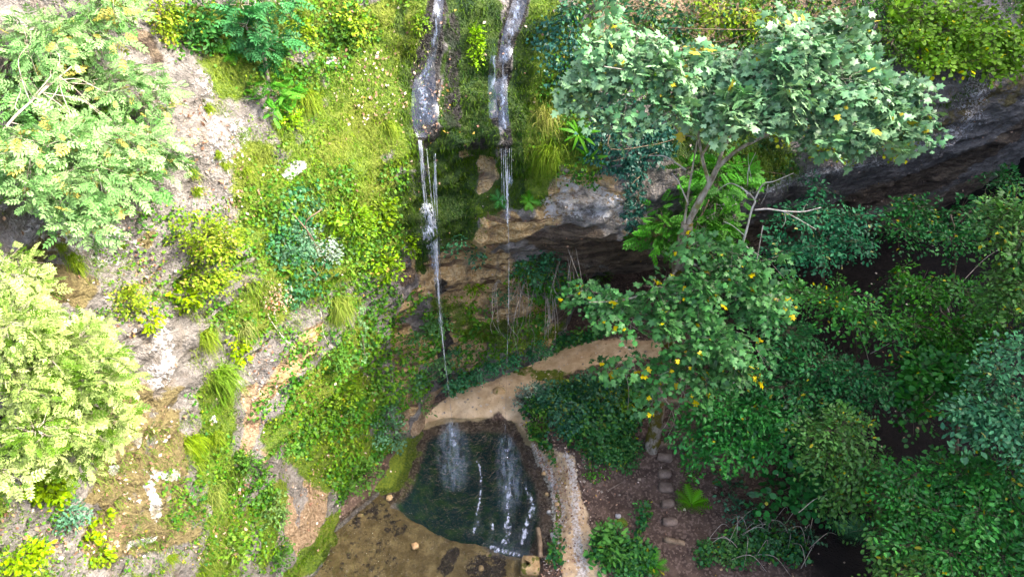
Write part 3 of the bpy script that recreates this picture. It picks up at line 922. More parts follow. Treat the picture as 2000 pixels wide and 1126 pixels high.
# surface sampling on the land sheets
def face_data(V, F):
    c = V[F].mean(1); n = np.cross(V[F[:, 2]] - V[F[:, 0]], V[F[:, 3]] - V[F[:, 1]])
    a = np.linalg.norm(n, axis=1) * .5
    n = nrm(n)
    flip = np.sum(n * (CAMP - c), 1) < 0
    n[flip] *= -1
    return c, n, a


cF_c, cF_n, cF_a = face_data(cliffV, cliffF)
gF_c, gF_n, gF_a = face_data(groundV, groundF)
gF_n[gF_n[:, 2] < 0] *= -1


def in_view(c, pad=.08):
    v = c - CAMP; t = v @ FW
    x = (v @ RT) / t / (1000 / FOC); y = (v @ UP) / t / (563 / FOC)
    return (t > 1) & (np.abs(x) < 1 + pad) & (np.abs(y) < 1 + pad)


cF_in = in_view(cF_c, .25); gF_in = in_view(gF_c, .25)


def sample(which, weight, n):
    c, nn, a, F, V = (cF_c, cF_n, cF_a, cliffF, cliffV) if which == 'cliff' else (gF_c, gF_n, gF_a, groundF, groundV)
    w = weight * a; w = w / w.sum()
    i = rng.choice(len(c), n, p=w)
    u, v = rng.random((2, n, 1))
    q = V[F[i]]
    p = q[:, 0] * (1 - u) * (1 - v) + q[:, 1] * u * (1 - v) + q[:, 2] * u * v + q[:, 3] * (1 - u) * v
    return p, nn[i], i


def patch_weight(which, caps, noise=.5, seed=5):
    """weight per face of a patch made of capsules in space"""
    STROKES['_tmp'] = [(caps, 1.0)]
    c = cF_c if which == 'cliff' else gF_c
    w = spread_mask('_tmp', c + fbm(c * 1.6, 2, seed)[:, None] * noise * .3)
    return w


def caps_of(pts, which='both'):
    out = []
    for px, py, w in pts:
        p, n, t = hit(px, py, which); out.append((p, w * t / FOC))
    return out


# ------------------------------------------------------------------ crowns and bushes
def spray_geo(Cn, Ax, Nm, L, Wd, m, tmpl, size, c1, c2, odd=None, p_odd=0.0, droop=.25, njit=.35, jit=.18):
    n = len(Cn)
    Ax = nrm(Ax); Nm = nrm(Nm - np.sum(Nm * Ax, 1, keepdims=True) * Ax); Sd = np.cross(Nm, Ax)
    u = (np.arange(m)[None] + rng.random((n, m))) / m
    sg = np.where(np.arange(m) % 2 == 0, 1, -1)[None] * np.ones((n, 1))
    lat = sg * (.15 + .85 * rng.random((n, m))) * Wd * np.sin(np.pi * (.15 + .75 * u))
    L = np.broadcast_to(L, (n,))[:, None]
    P = Cn[:, None] + Ax[:, None] * (u * L)[..., None] + Sd[:, None] * lat[..., None]
    P = P + Nm[:, None] * (rng.normal(size=(n, m)) * .06 * L)[..., None]
    P[..., 2] -= droop * L * u * u
    d = Ax[:, None] * .55 + Sd[:, None] * (sg * .8)[..., None] + rng.normal(size=(n, m, 3)) * .3
    d[..., 2] -= .2
    N = Nm[:, None] + rng.normal(size=(n, m, 3)) * njit
    k = rng.random((n, 1)) ; tone = (1 + .22 * rng.normal(size=(n, 1))).clip(.55, 1.6)
    col = np.array(c1) * (1 - k) + np.array(c2) * k
    col = np.repeat((col * tone)[:, None], m, 1).reshape(-1, 3) * (1 + jit * rng.normal(size=(n * m, 1))).clip(.5, 1.6)
    if odd is not None:
        os_ = np.repeat((rng.random(n) < .16)[:, None], m, 1).ravel()
        o = (rng.random(n * m) < p_odd * 4.5) & os_ | (rng.random(n * m) < p_odd * .25); col[o] = np.array(odd) * (.7 + .6 * rng.random((o.sum(), 1)))
    sz = size * (.55 + .9 * rng.random(n * m)) * np.repeat(.8 + .4 * rng.random(n), m)
    return inst(tmpl, P.reshape(-1, 3), d.reshape(-1, 3), N.reshape(-1, 3), sz, col.clip(.003, .8))


def twig_geo(A, Bp, r):
    parts = []
    n = len(A); d = nrm(Bp - A); a = nrm(np.cross(d, np.array([.3, .2, .9]))); b = np.cross(d, a)
    rings = []
    for base, rr in ((A, r), (Bp, r * .4)):
        for k in range(3):
            th = k * 2.0944
            rings.append(base + (a * math.cos(th) + b * math.sin(th)) * np.broadcast_to(rr, (n,))[:, None])
    V = np.stack(rings, 1).reshape(-1, 3)
    f = np.array([(0, 1, 4), (0, 4, 3), (1, 2, 5), (1, 5, 4), (2, 0, 3), (2, 3, 5)])
    return V, (f[None] + (np.arange(n) * 6)[:, None, None]).reshape(-1, 3)


def ell_sprays(ells, out_up=.35, shell=2.4):
    """spray bases and axes spread through ellipsoids (centre, radii, count)"""
    Cs, As, Ns, Bs = [], [], [], []
    for c, r, n in ells:
        c = np.array(c, float); r = np.array(r, float)
        v = rdir(n); rad = rng.random((n, 1)) ** (1 / shell)
        # uneven outline: lobes
        lob = 1 + .28 * noise3(v * 1.9 + c, 13)[:, None]
        p = c + v * rad * r * lob
        ax = v * np.array([1, 1, .45]) + rng.normal(size=(n, 3)) * .45; ax[:, 2] -= .12
        no = np.array([0, 0, 1.0]) + v * out_up + rng.normal(size=(n, 3)) * .36
        Cs.append(p); As.append(nrm(ax)); Ns.append(no); Bs.append(c + (p - c) * .45)
    return map(np.concatenate, (Cs, As, Ns, Bs))


def wander(a, b, n=7, k=.08, sag=0.0):
    a, b = np.asarray(a, float), np.asarray(b, float)
    t = np.linspace(0, 1, n)[:, None]; L = np.linalg.norm(b - a)
    p = a + (b - a) * t + rng.normal(size=(n, 3)) * k * L * np.sin(np.pi * t) * .5
    p[:, 2] += (sag * L * np.sin(np.pi * t))[:, 0]
    return p


KIND = {
    'maple': dict(tmpl=LEAF_MAPLE, size=.165, L=.66, W=.34, m=13, c1=(.09, .205, .09), c2=(.24, .36, .20), odd=(.52, .44, .09), p_odd=.016, mat=M_GLOSSY, droop=.3),
    'maple_low': dict(tmpl=LEAF_MAPLE, size=.17, L=.7, W=.36, m=12, c1=(.055, .165, .05), c2=(.11, .24, .085), odd=(.62, .5, .06), p_odd=.03, mat=M_GLOSSY, droop=.35),
    'ash': dict(tmpl=LEAF_ASH, size=.27, L=.55, W=.28, m=10, c1=(.12, .26, .085), c2=(.26, .38, .18), odd=(.40, .36, .12), p_odd=.05, mat=M_LEAF, droop=.3),
    'ash_pale': dict(tmpl=LEAF_ASH, size=.24, L=.5, W=.26, m=11, c1=(.23, .33, .10), c2=(.39, .46, .2), odd=(.08, .15, .025), p_odd=.32, mat=M_LEAF, droop=.3),  # leaves lighter than natural: the sun-bleached look is put into their colour
    'ash_dark': dict(tmpl=LEAF_ASH, size=.40, L=.4, W=.25, m=7, c1=(.04, .135, .05), c2=(.07, .2, .075), odd=None, p_odd=0, mat=M_LEAF, droop=.25),
    'beech': dict(tmpl=LEAF_OVAL, size=.115, L=.8, W=.26, m=22, c1=(.022, .105, .034), c2=(.052, .16, .048), odd=(.30, .27, .03), p_odd=.012, mat=M_GLOSSY, droop=.42),
    'beech_light': dict(tmpl=LEAF_OVAL, size=.115, L=.8, W=.26, m=22, c1=(.055, .145, .038), c2=(.105, .21, .055), odd=(.38, .34, .05), p_odd=.02, mat=M_GLOSSY, droop=.42),
    'beech_blue': dict(tmpl=LEAF_OVAL, size=.12, L=.75, W=.26, m=22, c1=(.045, .15, .07), c2=(.10, .24, .11), odd=(.35, .35, .12), p_odd=.01, mat=M_GLOSSY, droop=.2),
    'hazel': dict(tmpl=LEAF_ROUND, size=.11, L=.6, W=.26, m=16, c1=(.12, .25, .035), c2=(.22, .36, .07), odd=(.5, .48, .06), p_odd=.03, mat=M_LEAF, droop=.25),
    'yellow': dict(tmpl=LEAF_OVAL, size=.085, L=.4, W=.2, m=16, c1=(.14, .23, .03), c2=(.25, .32, .06), odd=(.45, .33, .12), p_odd=.05, mat=M_LEAF, droop=.2),
    'yellow_big': dict(tmpl=LEAF_OVAL, size=.15, L=.35, W=.2, m=9, c1=(.16, .28, .025), c2=(.26, .36, .04), odd=None, p_odd=0, mat=M_LEAF, droop=.2),
    'green': dict(tmpl=LEAF_OVAL, size=.1, L=.4, W=.2, m=14, c1=(.06, .15, .03), c2=(.11, .21, .05), odd=(.3, .3, .05), p_odd=.02, mat=M_LEAF, droop=.25),
    'dark': dict(tmpl=LEAF_OVAL, size=.1, L=.42, W=.22, m=14, c1=(.025, .085, .045), c2=(.05, .125, .06), odd=(.12, .16, .03), p_odd=.05, mat=M_GLOSSY, droop=.3),
    'grey': dict(tmpl=LEAF_SMALL, size=.08, L=.4, W=.2, m=18, c1=(.14, .20, .14), c2=(.24, .3, .24), odd=None, p_odd=0, mat=M_LEAF, droop=.3),
    'moss': dict(tmpl=LEAF_SMALL, size=.07, L=.25, W=.14, m=16, c1=(.13, .27, .008), c2=(.2, .36, .015), odd=None, p_odd=0, mat=M_LEAF, droop=.5),
    'feather': dict(tmpl=LEAF_VETCH, size=.42, L=.4, W=.24, m=7, c1=(.055, .19, .03), c2=(.1, .26, .05), odd=None, p_odd=0, mat=M_LEAF, droop=.3),
    'reddish': dict(tmpl=LEAF_SMALL, size=.07, L=.4, W=.2, m=10, c1=(.26, .18, .12), c2=(.36, .28, .17), odd=(.3, .1, .05), p_odd=.2, mat=M_DRY, droop=.3),
}


def shelves(ells, k=4, flat=.32, sub=.55, gap=.8):
    """break each mass of foliage into smaller, flatter layers with air between them"""
    out = []
    for c, r, n in ells:
        c = np.asarray(c); r = np.asarray(r); kk = max(2, int(round(k * (.8 + .4 * rng.random()))))
        for i in range(kk):
            v = rdir(1)[0] * rng.random() ** .45
            s = sub * (.7 + .6 * rng.random())
            out.append((c + v * r * gap, (r[0] * s, r[1] * s, max(r[2] * s * flat, .06)), max(2, int(n / kk))))
    return out


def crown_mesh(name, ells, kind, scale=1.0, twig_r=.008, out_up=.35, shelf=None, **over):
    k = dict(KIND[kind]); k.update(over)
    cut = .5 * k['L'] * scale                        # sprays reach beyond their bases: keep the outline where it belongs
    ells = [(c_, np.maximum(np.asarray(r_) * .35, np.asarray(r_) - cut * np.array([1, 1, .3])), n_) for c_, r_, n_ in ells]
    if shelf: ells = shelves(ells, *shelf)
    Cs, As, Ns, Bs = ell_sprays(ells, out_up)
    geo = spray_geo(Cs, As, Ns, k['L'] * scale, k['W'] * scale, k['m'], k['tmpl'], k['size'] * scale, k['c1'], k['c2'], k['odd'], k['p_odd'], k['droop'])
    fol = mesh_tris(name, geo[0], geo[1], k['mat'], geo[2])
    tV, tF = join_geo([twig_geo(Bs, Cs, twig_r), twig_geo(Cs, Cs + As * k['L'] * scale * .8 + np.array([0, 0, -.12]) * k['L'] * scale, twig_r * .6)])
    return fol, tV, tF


def limb(name, pts, r0, r1, mat, parent, sides=7, rough=.25, n=6):
    p = curve(pts, n) if len(pts) > 2 else np.asarray(pts, float)
    r = np.linspace(r0, r1, len(p)) if np.isscalar(r1) else np.interp(np.linspace(0, 1, len(p)), np.linspace(0, 1, len(r1)), r1)
    V, F = tube_geo(p, r, sides, rough, len(name))
    return obj(name, mesh_tris(name, V, F, mat, smooth=True), parent)


def tree(name, label, base, trunk, r0, ells, kind, cat='tree', group=None, bark=M_STEM, scale=1.0, branches=True, crown='crown', **over):
    base = np.asarray(base, float)
    o = empty(name, base); tag(o, label, cat, group)
    tp = np.vstack([base[None] - [[0, 0, .15]], np.asarray(trunk, float)])
    limb('trunk', tp, r0, r0 * .35, bark, o)
    fol, tV, tF = crown_mesh(crown, ells, kind, scale, **over)
    f = obj(crown, fol, o)
    tw = tag(obj('twigs', mesh_tris('twigs', tV, tF, bark), o), kind='stuff'); tw.parent = f
    if branches:
        cur = curve(tp, 6)
        for c, r, n in ells:
            i = int(len(cur) * (.45 + .5 * rng.random())); i = min(i, len(cur) - 1)
            a = cur[i]
            limb('branch', wander(a, np.asarray(c), 5, .12, .06), r0 * .26, r0 * .07, bark, o, 5)
    return o


def bush(name, label, px, py, w, h, kind, n, cat='bush', group=None, lift=.45, dep=None, scale=1.0, stems=3, bark=M_STEM, which='both', **over):
    """a plant rooted on the land where the sight line through (px, py) meets it; w, h in picture pixels"""
    p, nn, t = hit(px, py, which)
    near = min(1.0, max(.5, t / 20)); scale *= near; n = int(n / near ** 1.4)
    rx, rz = w * .5 * t / FOC, h * .5 * t / FOC
    dep = dep or min(.8 * rx, rz, 1.0)
    c = p + nn * dep * lift
    o = empty(name, p); tag(o, label, cat, group)
    ry = max(dep, .12)
    ell = [(c, (rx, ry * .8 + rz * .25, rz * .9), n)]
    fol, tV, tF = crown_mesh('foliage', ell, kind, scale, .006, **over)
    obj('foliage', fol, o)
    for i in range(stems):
        e = c + rdir(1)[0] * np.array([rx, ry * .5, rz]) * .5
        limb('stem', wander(p - nn * .08, e, 5, .15), .018, .007, bark, o, 5, 0)
    return o
# ------------------------------------------------------------------ low cover nobody could count
def clump_tint(P, c1, c2, freq=.8, seed=3, jit=.18):
    k = sstep(-.5, .5, fbm(P * freq, 3, seed) + .35 * rng.normal(size=len(P)))[:, None]
    c = np.array(c1) * (1 - k) + np.array(c2) * k
    return (c * (1 + jit * rng.normal(size=(len(P), 1))).clip(.5, 1.6)).clip(.003, .8)


TANG = np.array([0, 0, -1.0])


def cover_on(which, w, n, tmpl, size, c1, c2, lift=.1, up=.5, seed=3, freq=.8):
    p, nn, _ = sample(which, w, n)
    h = rng.random((n, 1)) ** 1.5 * lift
    N = nn * .8 + np.array([0, 0, up]) + rng.normal(size=(n, 3)) * .35
    d = rng.normal(size=(n, 3)) + TANG * .5
    tt = np.clip(((p - CAMP) @ FW) / 22, .5, 1.1)
    return inst(tmpl, p + nn * h + np.array([0, 0, .4]) * h, d, N, size * tt * (.6 + .8 * rng.random(n)), clump_tint(p, c1, c2, freq, seed))


vis_c = cF_in & (cF_c[:, 2] > -.1)
cov = CM['cover'][cliffF[:, 0]] * vis_c
lum = np.clip(fbm(cF_c * .9, 3, 15) + .55, .08, 1)
sets = [cover_on('cliff', cov * lum, 36000, LEAF_ROUND, .095, (.05, .15, .025), (.125, .235, .04), .16),
        cover_on('cliff', cov * lum ** 2, 9000, LEAF_IVY, .105, (.05, .135, .04), (.10, .2, .06), .2, seed=8),
        cover_on('cliff', cov * (1.1 - lum), 9000, LEAF_SMALL, .08, (.13, .23, .025), (.21, .29, .045), .1, seed=9)]
gcv = GM['gcover'][groundF[:, 0]] * gF_in * (gF_c[:, 2] > .03)
sets += [cover_on('ground', gcv, 7000, LEAF_ROUND, .12, (.03, .11, .04), (.07, .18, .07), .3, 1.0, seed=12),
         cover_on('ground', gcv, 4000, LEAF_OVAL, .13, (.05, .15, .03), (.10, .22, .05), .35, 1.0, seed=13)]
me = mesh_tris('ground_cover', *cat_geo(sets)[:2], M_LEAF, cat_geo(sets)[2])
tag(obj('ground_cover', me), 'low leafy ground cover creeping over the mossy cliff', kind='stuff')

gw = (CM['grass'] + .03 * CM['moss'])[cliffF[:, 0]] * vis_c * np.clip(fbm(cF_c * 1.6, 2, 25) + .4, .02, 1)
NG = 34000
p, nn, _ = sample('cliff', gw, NG)
d = nrm(nn * .9 + np.array([0, 0, .55]) + rng.normal(size=(NG, 3)) * .35)
col = clump_tint(p, (.085, .18, .025), (.20, .25, .06), .9, 33)
g = blades(p, d, (.13 + .25 * rng.random(NG)), .014, .85, col)
tag(obj('grass', mesh_tris('grass', g[0], g[1], M_GRASS, g[2])), 'thin green grass hanging down the cliff ledges', kind='stuff')

mw = (CM['moss'] + CM['moss2'])[cliffF[:, 0]] * vis_c * (1 - .8 * CM['wet'][cliffF[:, 0]])
NM = 52000
p, nn, ii = sample('cliff', mw, NM)
d = nrm(nn + rng.normal(size=(NM, 3)) * .5 + np.array([0, 0, -.2]))
dk = CM['moss2'][cliffF[ii, 0]][:, None]
col = clump_tint(p, (.07, .15, .012), (.145, .215, .022), .7, 35) * (1 - dk) + clump_tint(p, (.018, .052, .008), (.06, .11, .012), .9, 36) * dk
g = blades(p, d, .05 + .06 * rng.random(NM) + .1 * dk[:, 0] * rng.random(NM), .03, .5, col, 2)
tag(obj('moss', mesh_tris('moss', g[0], g[1], M_GRASS, g[2])), 'thick green moss coating the wet cliff', kind='stuff')

LIT = [(.30, .17, .11), (.42, .27, .18), (.52, .40, .31), (.22, .12, .08), (.5, .33, .06), (.6, .5, .44)]


def litter_set(which, w, n, size=.075):
    p, nn, _ = sample(which, w, n)
    col = np.array(LIT)[rng.choice(6, n, p=[.26, .24, .18, .16, .04, .12])] * (.7 + .5 * rng.random((n, 1)))
    return inst(LEAF_SMALL, p + nn * .02, rng.normal(size=(n, 3)), nn + rng.normal(size=(n, 3)) * .4, size * (.5 + .9 * rng.random(n)), col)


lw = (CM['litter'] + .035)[cliffF[:, 0]] * vis_c
vis_g = gF_in & (gF_c[:, 2] > .02) & (gF_c[:, 0] < 19)
pathm = GM['path'][groundF[:, 0]]; gravm = GM['gravel'][groundF[:, 0]]
shaded_hum = sstep(7.0, 9.5, gF_c[:, 0])
glw = vis_g * (1 - .95 * shaded_hum) * (1 - .82 * pathm) * (.25 + np.clip(fbm(gF_c * 1.2, 2, 19) + .3, 0, 1))
glw = glw * (1 - .9 * GM['gmoss'][groundF[:, 0]])
bankm = vis_g * np.exp(-np.maximum(0, sdf[groundF[:, 0]]) / .5) * (gF_c[:, 0] > -.6) * (gF_c[:, 1] < 17.3)
sets = [litter_set('cliff', lw, 5500, .085), litter_set('ground', glw, 13000, .085), litter_set('ground', bankm, 2600, .08)]
g = cat_geo(sets)
tag(obj('fallen_leaves', mesh_tris('fallen_leaves', g[0], g[1], M_DRY, g[2])), 'dry brown leaves fallen over ledges and forest floor', kind='stuff')


# ------------------------------------------------------------------ stones
def stone_geo(c, r, seed=0, box=2.6, nu=9, nv=6, rough=.22, rz=0.0):
    u = np.linspace(0, 2 * math.pi, nu, endpoint=False); v = np.linspace(-math.pi / 2, math.pi / 2, nv)
    def sp(a, e): return np.sign(a) * np.abs(a) ** e
    e = 2 / box
    X = np.array([[sp(math.cos(b), e) * sp(math.cos(a), e), sp(math.cos(b), e) * sp(math.sin(a), e), sp(math.sin(b), e)] for b in v for a in u])
    X = X * (1 + rough * fbm(X * 1.5 + seed * 7.3, 3, seed))[:, None] * np.asarray(r, float)
    cs, sn = math.cos(rz), math.sin(rz)
    X = np.stack([X[:, 0] * cs - X[:, 1] * sn, X[:, 0] * sn + X[:, 1] * cs, X[:, 2]], -1) + np.asarray(c, float)
    F = []
    for i in range(nv - 1):
        for j in range(nu):
            a, b = i * nu + j, i * nu + (j + 1) % nu
            F += [(a, b, b + nu), (a, b + nu, a + nu)]
    return X, np.array(F)


def stone(name, label, px, py, w, h, mat, cat='stone', group=None, sink=.3, seed=0, box=2.6, rz=0.0, tall=None, parent=None, which='ground', z=None):
    p, nn, t = hit(px, py, which)
    if z is not None: p = at_z(px, py, z)
    rx = w * .5 * t / FOC; ry = h * .5 * t / FOC / .85; rzz = tall or min(rx, ry) * .7
    V, F = stone_geo(p + np.array([0, 0, rzz * (1 - 2 * sink)]), (rx, ry, rzz), seed, box, rz=rz)
    o = obj(name, mesh_tris(name, V, F, mat, smooth=False), parent)
    if parent is None: tag(o, label, cat, group)
    return o


# pebbles: too small to pick apart
n = 5200
wgt = vis_g * (gravm * 1.0 + .9 * bankm + .3 * pathm + .02)
p, nn, _ = sample('ground', wgt, n)
PEB = T_([(-.5, -.35, 0), (.45, -.4, 0), (.5, .35, 0), (-.4, .45, 0), (0, 0, .45)], [(0, 1, 4), (1, 2, 4), (2, 3, 4), (3, 0, 4)])
col = np.array([(.46, .36, .25), (.55, .47, .37), (.38, .26, .14), (.27, .22, .17)])[rng.choice(4, n)] * (.7 + .5 * rng.random((n, 1)))
t_ = NT('pebble'); M_PEB = t_.done(t_.bsdf(t_.n('VertexColor', {'layer_name': 'Col'}).outputs[0], .8, spec=.25))
g = inst(PEB, p, np.cross(nn, rng.normal(size=(n, 3))), nn, .05 + .06 * rng.random(n) ** 2, col)
tag(obj('gravel', mesh_tris('gravel', g[0], g[1], M_PEB, g[2])), 'pale pebbles and gravel along the pool path', kind='stuff')

# ------------------------------------------------------------------ running and falling water
def film(name, rows, mat, parent, off=.035, cols=9, which='cliff'):
    rows = np.array([(a, b, c) for a, b, c in rows], float)
    rows = curve(rows, 7)
    V, E = [], []
    for px, py, hw in rows:
        for j in range(cols):
            k = j / (cols - 1) * 2 - 1
            p, nn, t = hit(px + k * hw, py, which)
            V.append(p + nn * off); ri = len(V) // cols; E.append(((1 - k * k) * min(1, (len(rows) - ri) / 9 + .25 * rng.random()), 0, 0, 1))
    V = np.array(V).reshape(len(rows), cols, 3)
    for _ in range(2):                                  # relax, so the sheet glides over the roughness
        V[1:-1] = .5 * V[1:-1] + .25 * (V[2:] + V[:-2])
    V += nrm(CAMP - V) * .02
    F = grid_faces(len(rows), cols)
    return obj(name, mesh_tris(name, V.reshape(-1, 3), F, mat, smooth=True, extra={'Edge': np.array(E)}), parent)


def strand(pts, r, parent, name='strand'):
    p = curve(pts, 8); r = np.interp(np.linspace(0, 1, len(p)), np.linspace(0, 1, len(r)), r)
    V, F = tube_geo(p, r, 6, .35, 3)
    return obj(name, mesh_tris(name, V, F, M_STRAND, smooth=True), parent)


lipL = hit(822, 268, 'cliff')[0]; lipR = hit(987, 292, 'cliff')[0]
YL, YR = min(lipL[1] - .12, 16.95), min(lipR[1] - .12, 16.6)
bulge = hit(836, 412, 'cliff')[0]
print('LIP', lipL, lipR, 'BULGE', bulge, 'low', hit(856, 560, 'cliff')[0], hit(994, 420, 'cliff')[0])
wf = empty('waterfall', at_z(884, 830, 0)); tag(wf, 'waterfall with wide leaf-strewn stream landing on a mossy bulge, then dropping to the pool', 'waterfall')
film('stream', [(860, -25, 8), (853, 40, 11), (844, 85, 12), (834, 130, 17), (828, 180, 24), (831, 230, 26), (836, 268, 24)], M_FILM, wf)
YB = min(YL, bulge[1] - .08)
strand([at_y(818, 274, YL), at_y(823, 330, YL - .03), at_y(830, 405, YB)], [.022, .026, .03], wf)
strand([at_y(821, 276, YL), at_y(827, 340, YL - .05), at_y(834, 400, YB)], [.015, .02, .02], wf)
strand([at_y(833, 290, YL), at_y(841, 370, YL - .04), at_y(848, 440, YB - .06)], [.012, .018, .03], wf)
strand([at_y(846, 355, YL + .02), at_y(849, 400, YL), at_y(851, 450, YB - .06)], [.008, .014, .02], wf)
film('veil', [(831, 398, 8), (833, 415, 16), (837, 440, 26), (843, 475, 27), (849, 510, 16), (852, 535, 8), (854, 560, 5)], M_VEIL, wf, .05)
YF = 16.9


def ribbon(pts, r, parent, name='veil'):
    p = curve(pts, 8); rr = np.interp(np.linspace(0, 1, len(p)), np.linspace(0, 1, len(r)), r)
    V, F = tube_geo(p, rr, 8, .3, 5)
    ed = np.interp(np.linspace(0, 1, len(p)), [0, .15, .7, 1], [.8, .9, .7, .25])
    Ea = np.zeros((len(V), 4)); Ea[:, 0] = np.repeat(ed, 8); Ea[:, 3] = 1
    return obj(name, mesh_tris(name, V, F, M_VEIL, smooth=True, extra={'Edge': Ea}), parent)


strand([at_y(834, 402, YB - .03), at_y(842, 430, YB - .1), at_y(849, 462, YF)], [.03, .05, .06], wf)
strand([at_y(849, 455, YF), at_y(852, 510, YF), at_y(858, 600, YF), at_y(865, 670, YF), at_y(876, 760, YF), at_y(884, 829, YF)], [.05, .035, .02, .016, .010, .008], wf)
strand([at_y(853, 465, YF), at_y(856, 540, YF), at_y(861, 620, YF), at_y(868, 690, YF)], [.02, .014, .010, .008], wf)
ribbon([at_y(820, 274, YL), at_y(827, 340, YL - .05), at_y(834, 405, YB)], [.05, .06, .08], wf)
ribbon([at_y(838, 420, YB - .06), at_y(848, 460, YF), at_y(853, 520, YF), at_y(859, 600, YF), at_y(866, 680, YF), at_y(875, 760, YF)], [.12, .14, .11, .10, .09, .07], wf)
ribbon([at_y(849, 300, YL), at_y(851, 380, YL - .05), at_y(852, 470, YF)], [.03, .05, .07], wf)
wg = empty('waterfall', at_z(985, 864, 0)); tag(wg, 'narrow waterfall trickling in thin threads past the hollow of pale rock', 'waterfall')
film('stream', [(1024, -25, 14), (1012, 15, 15), (998, 60, 14), (987, 105, 12), (981, 150, 10), (982, 200, 10), (985, 250, 10), (987, 292, 7)], M_FILM, wg)
film('side_stream', [(966, 110, 8), (962, 170, 9), (964, 230, 8)], M_FILM, wg)
for xa, xb, y1, r in ((987, 991, 440, .02), (990, 993, 430, .014), (983, 985, 390, .009), (979, 981, 400, .008), (995, 994, 370, .009), (999, 1000, 350, .007)):
    strand([at_y(xa, 290, YR), at_y((xa + xb) / 2, 350, YR), at_y(xb, y1, YR)], [r, r * 1.3, r * .7], wg)
strand([at_y(991, 380, YR), at_y(992, 430, YR), at_y(994, 520, YR), at_y(991, 680, YR), at_y(986, 862, YR)], [.022, .014, .010, .007, .006], wg)
film('veil', [(997, 345, 4), (993, 375, 6), (991, 410, 8), (990, 440, 5)], M_VEIL, wg, .06)


# foam and painted sky glints on the pool: thin broken sheets above the water
def foam(name, pts, parent=None, z=.028, mat=None):
    p3 = curve([(*at_z(a, b, z)[:2], w * 24.5 / FOC) for a, b, w in pts], 7)
    tan = nrm(np.gradient(p3[:, :2], axis=0)); V, E = [], []
    for (x, y, w), (a, b) in zip(p3, tan):
        for j in range(7):
            k = j / 3 - 1
            V.append((x - b * k * w, y + a * k * w, z)); E.append(((1 - k * k) ** 1.2 * min(1, len(E) / 40, (len(p3) * 7 - len(E)) / 40), 0, 0, 1))
    return obj(name, mesh_tris(name, V, grid_faces(len(p3), 7), mat or M_FOAM, smooth=True, extra={'Edge': np.array(E)}), parent)


fo = empty('foam', at_z(930, 930, 0)); tag(fo, kind='structure')
foam('splash', [(876, 815, 12), (880, 840, 28), (884, 875, 38), (888, 920, 34), (890, 960, 24)], fo, .024, M_SPRAY)
foam('splash', [(880, 818, 6), (882, 838, 14), (886, 865, 18), (891, 900, 12)], fo, .028, M_SPRAY)
foam('splash', [(882, 824, 8), (883, 842, 16), (886, 862, 16), (889, 885, 8)], fo, .032)
foam('splash', [(982, 845, 10), (988, 865, 22), (993, 900, 28), (995, 950, 26), (992, 1000, 24)], fo, .02, M_SPRAY)
foam('splash', [(985, 850, 6), (990, 872, 14), (993, 900, 12)], fo, .036)
foam('ripple_line', [(915, 895, 4), (932, 900, 6), (940, 930, 5), (938, 970, 6), (932, 1010, 6), (940, 1040, 8)], fo)
foam('ripple_line', [(990, 915, 12), (993, 960, 13), (992, 1010, 14), (988, 1050, 16), (985, 1080, 16)], fo)
foam('ripple_line', [(1022, 915, 8), (1030, 960, 10), (1040, 990, 14), (1030, 1020, 12), (1020, 1050, 16), (1015, 1085, 16)], fo, .026)
foam('ripple_line', [(945, 1060, 8), (965, 1070, 14), (1005, 1080, 12), (1040, 1090, 8)], fo, .033)
foam('ripple_line', [(860, 900, 4), (900, 906, 6), (925, 898, 4)], fo, .032)
foam('ripple_line', [(935, 1010, 5), (925, 1035, 7), (922, 1055, 8)], fo, .036)
foam('ripple_line', [(955, 1000, 4), (962, 1030, 6), (958, 1060, 7)], fo, .03)

# ------------------------------------------------------------------ steps, stones and log by the pool
stairs = empty('stairway', hit(1310, 1058, 'ground')[0]); tag(stairs, 'rough stone and timber steps climbing the brown slope past the fern', 'steps')
for i, (px, py, w, h) in enumerate([(1316, 1058, 44, 9), (1308, 1020, 30, 14), (1304, 985, 28, 14), (1300, 953, 30, 18), (1298, 926, 28, 15), (1298, 895, 30, 15), (1296, 868, 44, 9), (1302, 832, 34, 10), (1320, 786, 56, 9)]):
    stone('step', None, px, py, w, h, M_STEP if i not in (0, 6, 8) else M_LOG, seed=i + 3, box=4, sink=.36, tall=.10 + .02 * (i % 3), rz=.12 * ((i * 7) % 5 - 2), parent=stairs)
stone('boulder', 'square tan block lying at the corner of the brown pool', 1036, 1108, 40, 30, M_TAN, 'stone', box=5.5, seed=21, sink=.3, tall=.22, z=-.05)
stone('stone', 'small orange stone lying alone in the brown shallows', 811, 1066, 14, 13, M_ORANGE, box=4, seed=22, sink=.3, tall=.05, z=-.06, rz=.5)
stone('stone', 'small tan stone in the shallows under the mossy rim', 704, 1006, 13, 7, M_TAN, box=3.5, seed=23, sink=.4, tall=.05, z=-.06)
stone('stone', 'tiny yellowish stone sunk in dark silt of the brown pool', 940, 1110, 10, 11, M_TAN, box=3, seed=24, sink=.3, z=-.1)
stone('stone', 'small flat stone in the dark silt beside the square block', 955, 1084, 12, 9, M_TAN, box=3, seed=28, sink=.3, z=-.1)
stone('boulder', 'low brown rock set in the middle of the path', 975, 764, 26, 16, M_TAN, box=2.4, seed=26, sink=.5, tall=.16)
stone('stone', 'whitish stone lying in leaf litter beside the gravel track', 1207, 1008, 12, 8, M_GREY, box=3, seed=27, sink=.2)
stone('stone', 'mossy tan stone at the upper end of the brown shallows', 760, 972, 13, 11, M_TAN, seed=31, sink=.35, tall=.08, z=0)
